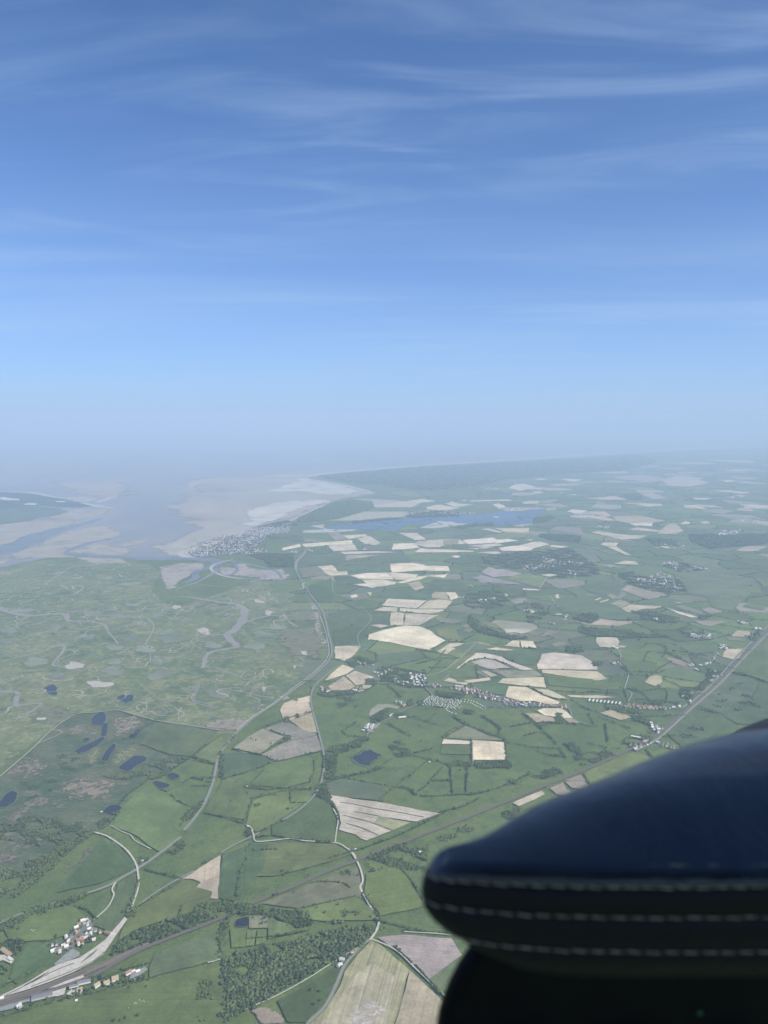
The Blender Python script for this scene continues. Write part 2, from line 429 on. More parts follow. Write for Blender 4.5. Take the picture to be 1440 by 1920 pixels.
# ---- salt marsh and flats of the bay
marsh_pts = [G(*p) for p in V('P', '-200,1096 0,1066 40,1054 95,1050 130,1044 165,1046 215,1050 282,1058 300,1075 283,1105 300,1125 330,1140 420,1110 480,1085 545,1100 562,1075 578,1110 602,1150 617,1200 614,1230 590,1262 520,1312 440,1372 428,1378 300,1356 215,1335 140,1338 110,1356 0,1440 -200,1560')]
sheet('salt_marsh', ccw(marsh_pts), 0.6, M_MARSH)
SEA_MUD = (0.300, 0.270, 0.232); MUD = (0.25, 0.23, 0.205); SND = (0.45, 0.42, 0.37); GRN = (0.10, 0.135, 0.085); PALE = (0.33, 0.31, 0.27)
TIDAL = '''
r2 mud: 75,200 130,175 230,168 400,162 620,150 740,158 760,175 900,200 1100,250 1150,255 920,310 700,395 480,445 300,490 200,530 80,570 0,585 -60,560 60,470 150,452 100,440 0,400 -40,340 60,285 130,245 100,240
r2 sand: 530,245 600,225 690,195 740,168 830,185 960,210 1080,240 1000,262 860,262 740,240 600,245
r2 sand: 430,352 560,312 680,290 730,300 800,288 940,292 850,312 730,335 600,400 480,440 400,442 430,400
r2 pale: 340,140 500,155 660,140 760,150 700,172 560,168
r2 pale: 80,205 150,178 300,168 330,180 180,195 110,230
N mud: -100,505 100,485 200,470 480,410 600,370 840,378 800,412 700,430 600,462 450,535 300,560 150,612 0,662 -100,690
N mud: -100,770 0,745 150,690 270,650 480,560 640,515 800,500 930,570 830,602 700,620 560,665 480,712 600,735 300,745 100,760 0,790 -100,820
N pale: 480,290 640,285 760,300 640,330 540,320
N mud: 870,650 1000,620 1140,598 1100,630 960,660
N mud: 500,700 620,660 760,640 1000,690 960,735 700,722
N pale: 1130,660 1220,650 1340,605 1470,585 1480,640 1380,690 1400,735 1270,725 1220,690
r5 mud: 200,80 350,52 480,55 500,80 400,130 330,170 300,215 240,220 220,150
N mud: 380,165 900,170 1000,230 960,280 860,300 560,270
A mud: 400,500 470,490 560,500 600,470 700,480 760,530 940,510 1030,510 1080,600 980,620 700,590 560,570 440,550
N mud: 560,740 900,750 960,785 700,790
'''
patch('town_ground', W('A', '130,345 300,285 480,210 600,180 780,150 900,120 1080,115 1070,190 860,210 830,260 780,300 700,340 560,385 330,405 190,405 130,385'), next_z(), (.10, .105, .11), 0.5, 60, 0.08)
TC = dict(mud=SEA_MUD, sand=SND, pale=PALE)
for h, s in rows(TIDAL):
    w = W(h[0], s); size = math.sqrt(abs(np.ptp(np.array(w)[:, 0]) * np.ptp(np.array(w)[:, 1])))
    patch('mudflat' if h[1] == 'mud' else 'sandbank', w, next_z(0.02), TC[h[1]], 0.25, max(150, size / 5), 0.16)
# land across the bay and its marsh
patch('far_shore', W('N', '-300,262 0,252 200,262 330,272 500,310 700,352 600,366 250,352 0,382 -300,420'), next_z(0.02), (0.045, 0.080, 0.060), 0.5, 300, 0.10)
patch('far_shore', W('N', '-300,400 0,384 250,354 450,372 490,410 200,468 0,500 -300,540'), next_z(0.02), (0.085, 0.125, 0.085), 0.4, 300, 0.12)
for s in ('-80,248 120,250 250,258 420,290 530,302', '610,330 680,345 760,360 860,377', '720,330 760,320 830,290'):
    ribbon('beach', W('N', s), [60, 150, 60], next_z(), M_SAND)
for s in ('0,290 30,288 90,300 140,302 140,312 60,312 0,305', '180,340 230,332 280,338 270,347 190,347', '415,318 500,318 480,326 430,326'):
    patch('beach', W('N', s), next_z(), (0.5, 0.48, 0.43), 0.6, 150, 0.1)
# coast beach and shores
for s, w in (('1440,839 1300,843 1180,849 1050,857 900,866 800,872 700,880 610,888 572,894', [900, 800, 600, 420, 300]), ('574,898 620,905 660,913 700,924', [140, 120, 90]),
             ('630,937 590,955 555,972 520,988', [20, 45, 60]), ('420,1013 372,1026 346,1034 344,1041 360,1046 395,1048', [70, 110, 120, 80])):
    ribbon('beach', [G(*p) for p in V('P', s)], w, next_z(), M_SAND)
# water channels of the bay
CHAN = '''
N 420 420 300 80 : -100,700 0,690 150,640 300,575 450,530 560,505 760,450
N 50 80 90 : 480,715 520,685 620,650 720,620 830,602
N 90 160 170 150 : 490,718 660,728 830,735 1000,746 1250,752 1440,752 1560,770
A 120 110 70 40 : 0,410 150,420 330,420 450,440 560,440
A 110 90 60 : 330,430 420,460 330,510 230,540 220,600 120,640
A 40 30 : 560,440 600,520 540,570
A 60 50 30 : 430,470 520,440 700,470 830,500 960,540 1000,600
A 70 60 50 30: 400,500 390,530 460,565 580,592 760,610 900,626 1030,640
A 14 12: 760,520 840,560 850,600
A 14 12: 450,490 490,520 500,550
'''
for h, s in rows(CHAN):
    ribbon('tidal_channel', W(h[0], s), [float(x) for x in h[1:]], next_z(), M_CREEK, ragged=0.25)
ribbon('dyke', W('A', '560,428 470,448 400,470 366,498 366,522 420,556 520,586 640,600'), [24, 30, 26], next_z(), M_SAND)
# muddy creeks of the marsh
CREEK = '''
r4 70 60 45 40 20 12: -60,330 0,345 80,375 200,395 300,385 420,385 440,425 540,430 660,445 700,500 760,572
r4 16 14: -20,448 100,425 190,410
r4 12 9: 190,430 110,460 130,480 170,485
r4 16 24 12: 410,265 470,260 535,210 470,200 300,195 350,150 440,90 560,50
r4 10 14 24 20 12: 0,690 120,660 280,620 340,590 410,590 400,630 340,700 370,720 430,725
r4 9 10 8: 950,415 990,460 960,530 930,580
r4 26 26 24 10: -40,875 60,884 110,890 100,960 130,970 260,955 230,990 90,1070
r4 8 6: 965,610 968,690
r4 8 7: 300,195 290,180 300,160
r4 7 7: 0,240 120,225 200,230 160,245
r4 7 6: 210,750 290,740
r5 26 40 60 70 60 46 34 22: 330,270 420,278 600,308 700,318 745,350 745,410 690,480 640,520 690,575 685,598 540,625 500,660 480,728
r5 24 26 20: 770,432 870,400 1000,390 1020,420 1090,465
r5 14 18 9: 290,305 220,360 250,375 320,380 300,400 345,420
r5 8 8: 130,410 165,450 150,510 110,580
r5 14 9: 610,520 480,515 400,517
r5 9 8: 500,665 640,665 720,650 800,640
r5 10 10: 470,605 410,570 425,540 520,520
r5 9 9: 470,730 560,725 680,770 710,785
r5 7 9 8 7: 445,820 440,860 410,920 440,955 540,980 580,985 500,1010 560,1040 640,1060 600,1110
r5 7 8: 458,822 453,860 425,918 450,945 545,968
r5 7 9 12: 640,870 720,880 850,910 940,920
r5 5 7 6: 150,890 190,920 270,965 320,1000 325,1060 345,1070 310,1075
r5 6 4: 150,890 80,840
r5 8 4: 150,890 270,860
r5 6 4: 150,890 30,970 -20,1010
r5 30 24 14: 560,110 460,170 360,205 310,225
r5 18 14 10: 420,185 520,200 640,205
r5 10 8: 720,790 760,750 810,755 820,780
r5 8 8: 720,790 760,805 800,790
r5 8 6: 60,1040 200,1070 420,1100
r4 6 5: 750,1010 850,985 970,935
r4 5 5: 90,530 150,570 200,610
'''
for h, s in rows(CREEK):
    ribbon('creek', W(h[0], s), [float(x) for x in h[1:]], next_z(), M_MUD, ragged=0.3)
PANS = '''
b 330,870,45,28 810,925,40,28
p 735,598,45,20 845,537,42,15 1020,688,50,18 1030,772,75,28 720,750,65,25 370,775,48,22 35,560,32,16 835,322,30,12 930,610,60,22 10,820,25,20 1365,582,50,22 1400,890,90,25 1080,500,45,20 1100,545,70,25 740,690,40,18 500,150,30,8 700,150,30,8 830,190,60,12 590,380,50,18 560,530,40,20 355,465,40,14 60,490,45,18 1200,420,35,12 890,440,30,18 1010,390,40,16 750,395,60,16 1640,590,60,24 1780,465,48,20 1690,515,55,22 230,690,80,24 140,360,70,12
m 1310,493,40,18 480,715,60,20 640,835,70,22 1135,338,30,10 1727,375,28,12 1665,302,28,10
'''
for ln in PANS.strip().splitlines():
    k, rest = ln.split(' ', 1)
    for q in rest.split():
        cx, cy, rx, ry = map(float, q.split(','))
        ph = random.uniform(0, 6); th = random.uniform(-.12, .12); pts = []
        for i in range(30):
            a = i / 30 * 2 * math.pi; rr = 1 + 0.20 * math.sin(2*a + ph) + 0.15 * math.sin(3*a + ph*2) + 0.09 * math.sin(5*a + ph*3) + random.uniform(-.07, .07)
            x, y = rx * rr * math.cos(a), ry * rr * math.sin(a)
            pts.append('%.1f,%.1f' % (cx + x - y*th*3, cy + y + x*th))
        w = ccw(W('r4', ' '.join(pts)))
        c = np.mean(np.array(w), axis=0)
        sheet('pan_shore', [tuple(c + (np.array(p) - c) * random.uniform(1.06, 1.14)) for p in w], next_z(), M_VERGE if k != 'm' else M_MUD)
        sheet('pond', w, next_z(), {'b': M_POND, 'p': M_PAN, 'm': M_SAND}[k])
# small winding creeks that branch all over the marsh
def wander(x, y, a, n, step, w0):
    pts_ = [(x, y)]; turn = random.uniform(-.3, .3)
    for _ in range(n):
        turn = turn * .75 + random.gauss(0, .42); a += turn; x += step * math.cos(a); y += step * math.sin(a); pts_.append((x, y))
    if all(inside(q, marsh_pts) for q in pts_[::3]):
        ribbon('creek', pts_, [w0, w0 * .7, w0 * .35], next_z(0.002), M_SILT if random.random() < .75 else M_MUD, step=3, ragged=0.45)
        return pts_
mp_ = np.array(marsh_pts); made = 0; tries = 0
while made < 150 and tries < 3000:
    tries += 1
    px__, py__ = random.uniform(-40, 610), random.uniform(1060, 1380) if random.random() < .75 else random.uniform(1060, 1160)
    x, y = G(px__, py__)
    if not inside((x, y), marsh_pts): continue
    k_ = math.hypot(x, y) / 5000
    q = wander(x, y, random.uniform(0, 6.28), random.randint(8, 20), 22 * k_, random.uniform(4.5, 11) * k_)
    if q:
        made += 1
        if random.random() < .6: i_ = random.randrange(2, len(q) - 2); wander(q[i_][0], q[i_][1], random.uniform(0, 6.28), random.randint(5, 10), 16 * k_, random.uniform(3.0, 6.0) * k_)
# pale bare spots and shell banks on the marsh
for view, s, n in (('r5', '820,600 1100,610 1200,700 1080,740 850,700', 34), ('r5', '1080,250 1230,330 1260,560 1180,620 980,520', 30), ('r4', '0,430 500,460 560,720 200,720 0,640', 46), ('r4', '100,900 500,980 400,1060 80,1060', 16), ('r5', '600,820 900,860 800,960 620,930', 14), ('r4', '560,80 900,110 900,400 620,420', 22), ('r5', '60,250 700,330 640,620 100,620', 24)):
    poly = V(view, s); xs, ys = zip(*poly)
    for _ in range(n):
        p = (random.uniform(min(xs), max(xs)), random.uniform(min(ys), max(ys)))
        if not inside(p, poly): continue
        r = random.uniform(2, 9) ; c = G(*p)
        pts = [(c[0] + r * 3.2 * math.cos(a) * random.uniform(.6, 1.2), c[1] + r * 2.4 * math.sin(a) * random.uniform(.6, 1.2)) for a in np.linspace(0, 2*math.pi, 9)[:-1]]
        patch('bare_patch', pts, next_z(0.003), random.choice([(0.26, 0.25, 0.19), (0.20, 0.20, 0.14), (0.16, 0.18, 0.12)]), 0.2, 14, 0.3)
for view, s, col, gr in (('r5', '1150,270 1210,330 1230,420 1240,520 1290,560 1280,600 1215,560 1200,400', (0.33, 0.31, 0.24), 22), ('r5', '1000,480 1180,470 1260,560 1230,680 1050,640 960,560', (0.155, 0.155, 0.09), 60),
        ('r5', '420,1095 640,1050 800,1070 740,1130 640,1130 520,1115', (0.24, 0.215, 0.165), 30), ('r5', '970,915 1030,905 1040,930 990,940', (0.30, 0.27, 0.21), 15),
        ('r5', '1110,625 1150,620 1150,650 1120,645', (0.42, 0.41, 0.36), 12), ('r5', '1060,715 1085,718 1070,740', (0.42, 0.41, 0.36), 10), ('r5', '860,850 890,855 880,885 862,880', (0.36, 0.36, 0.30), 12),
        ('r4', '250,1000 400,980 520,1020 400,1090 200,1090', (0.145, 0.155, 0.09), 40), ('r4', '230,1052 300,1050 295,1065 240,1065', (0.45, 0.45, 0.38), 10)):
    patch('bare_patch', W(view, s), next_z(), col, 0.2, gr, 0.25)

# ---- reed beds and wet scrub with shooting ponds
sheet('wetland', ccw(W('q3', '-80,600 0,540 200,370 330,245 480,145 760,112 990,178 1320,320 1240,410 1090,500 940,570 830,650 770,720 740,800 600,900 420,1000 250,1080 60,1180 -80,1240')), 0.75, M_WETLAND)
SCRUB = '''
q3 .20,.175,.125 40: 400,560 560,530 700,540 820,590 700,690 450,700 340,640
q3 .21,.185,.135 40: 690,240 700,130 830,140 930,160 980,180 850,250 780,300 700,300
q3 .175,.165,.115 36: 380,240 520,190 650,240 640,280 400,270
q3 .18,.165,.115 30: 0,530 60,470 200,400 330,460 250,560 130,560
q3 .15,.15,.10 26: 180,700 280,650 330,700 230,750
q3 .16,.155,.10 26: 330,690 440,700 420,760 330,740
q3 .205,.205,.095 20: 550,400 640,350 655,400 620,450 545,460
q3 .205,.205,.095 20: 690,470 740,370 890,350 860,410 760,470
q3 .14,.15,.10 30: 0,960 150,900 330,920 250,1010 60,1030
q3 .16,.13,.115 40: -40,1040 90,1030 160,1050 60,1100 -40,1110
q3 .15,.145,.10 30: 0,820 120,700 300,660 200,780 60,860
q3 .13,.12,.085 60: 900,920 1040,900 1080,960 1000,1010 920,980
q5 .13,.125,.08 60: 420,200 700,60 640,0 560,40
'''
for h, s in rows(SCRUB):
    patch('scrub_ground', W(h[0], s), next_z(), tuple(float(x) for x in h[1].split(',')), -0.10, float(h[2]) * .8, 0.5)
for base, n, dx, dy, L in (((560, 398), 7, -2, 10, 75), ((745, 378), 9, -7, 11, 130), ((380, 700), 5, -5, 12, 70)):
    for i in range(n):
        x, y = base[0] + dx*i, base[1] + dy*i
        ribbon('ridge', W('q3', f'{x},{y} {x+L*.5},{y+5} {x+L},{y+6}'), [3, 6, 3], next_z(), M_VERGE, ragged=0.3)
PONDS = '''
q3: 590,175 620,135 675,130 675,185 655,210 600,205
q3: 662,200 690,200 688,250 675,290 650,300 655,250
q3: 480,380 520,350 600,315 650,285 670,300 620,340 560,375 510,388
q3: 655,430 680,380 720,335 745,340 710,400 685,440
q3: 765,485 840,420 890,402 945,425 880,465 830,502
q3: 825,295 870,240 920,220 890,260 860,292
q3: 990,568 1090,590 1050,615 1010,600
q3: 1075,530 1115,515 1155,540 1110,555
q3: 665,770 700,728 770,725 770,765 720,782
q3: 0,700 40,650 80,632 108,645 105,680 60,725 0,738 -40,740
q3: 535,300 555,288 575,298 550,315
M: 95,650 150,610 205,580 245,575 335,620 275,665 215,705
L: 102,225 115,205 140,203 158,222 150,245 118,248
K: 258,155 280,105 365,95 362,158 300,166
'''
for h, s in rows(PONDS):
    w = ccw(W(h[0], s)); c = np.mean(np.array(w), axis=0)
    w = smooth(w, True, 5); f1 = random.uniform(0, 6)
    w = [tuple(c + (np.array(p) - c) * (1 + .045 * math.sin(i * 1.1 + f1) + random.uniform(-.035, .035))) for i, p in enumerate(w)]
    rim = sheet('pond_bank', [tuple(c + (np.array(p) - c) * random.uniform(1.05, 1.13)) for p in w], next_z(), M_VERGE)
    sheet('pond', w, next_z(), M_POND)
lake = W('B', '230,540 330,505 560,480 700,465 880,455 1000,430 1200,425 1340,418') + W('C', '350,478 500,470 640,448 780,445 900,428 1010,420 1000,450 930,470 900,500 910,545 760,560 560,570 430,545 340,552 210,545 60,560 -150,555') + W('B', '900,545 540,548 330,548')
sheet('lake', ccw(lake), next_z(0.3), M_LAKE)
for v, s in (('C', '-60,585 0,565 60,545 100,528 150,532 210,533 260,548 355,550 300,562 200,572 110,586 60,590'), ('C', '555,488 620,490 600,500 570,498')):
    sheet('sandbank', ccw(rough_outline(W(v, s))), next_z(0.05), M_SAND)
for v, s in (('B', '40,572 40,553 260,540 540,545 480,558 260,570 120,574'), ('B', '100,512 240,498 215,520 260,542 180,528')):
    sheet('sandbank', ccw(rough_outline(W(v, s))), next_z(0.05), M_SAND)
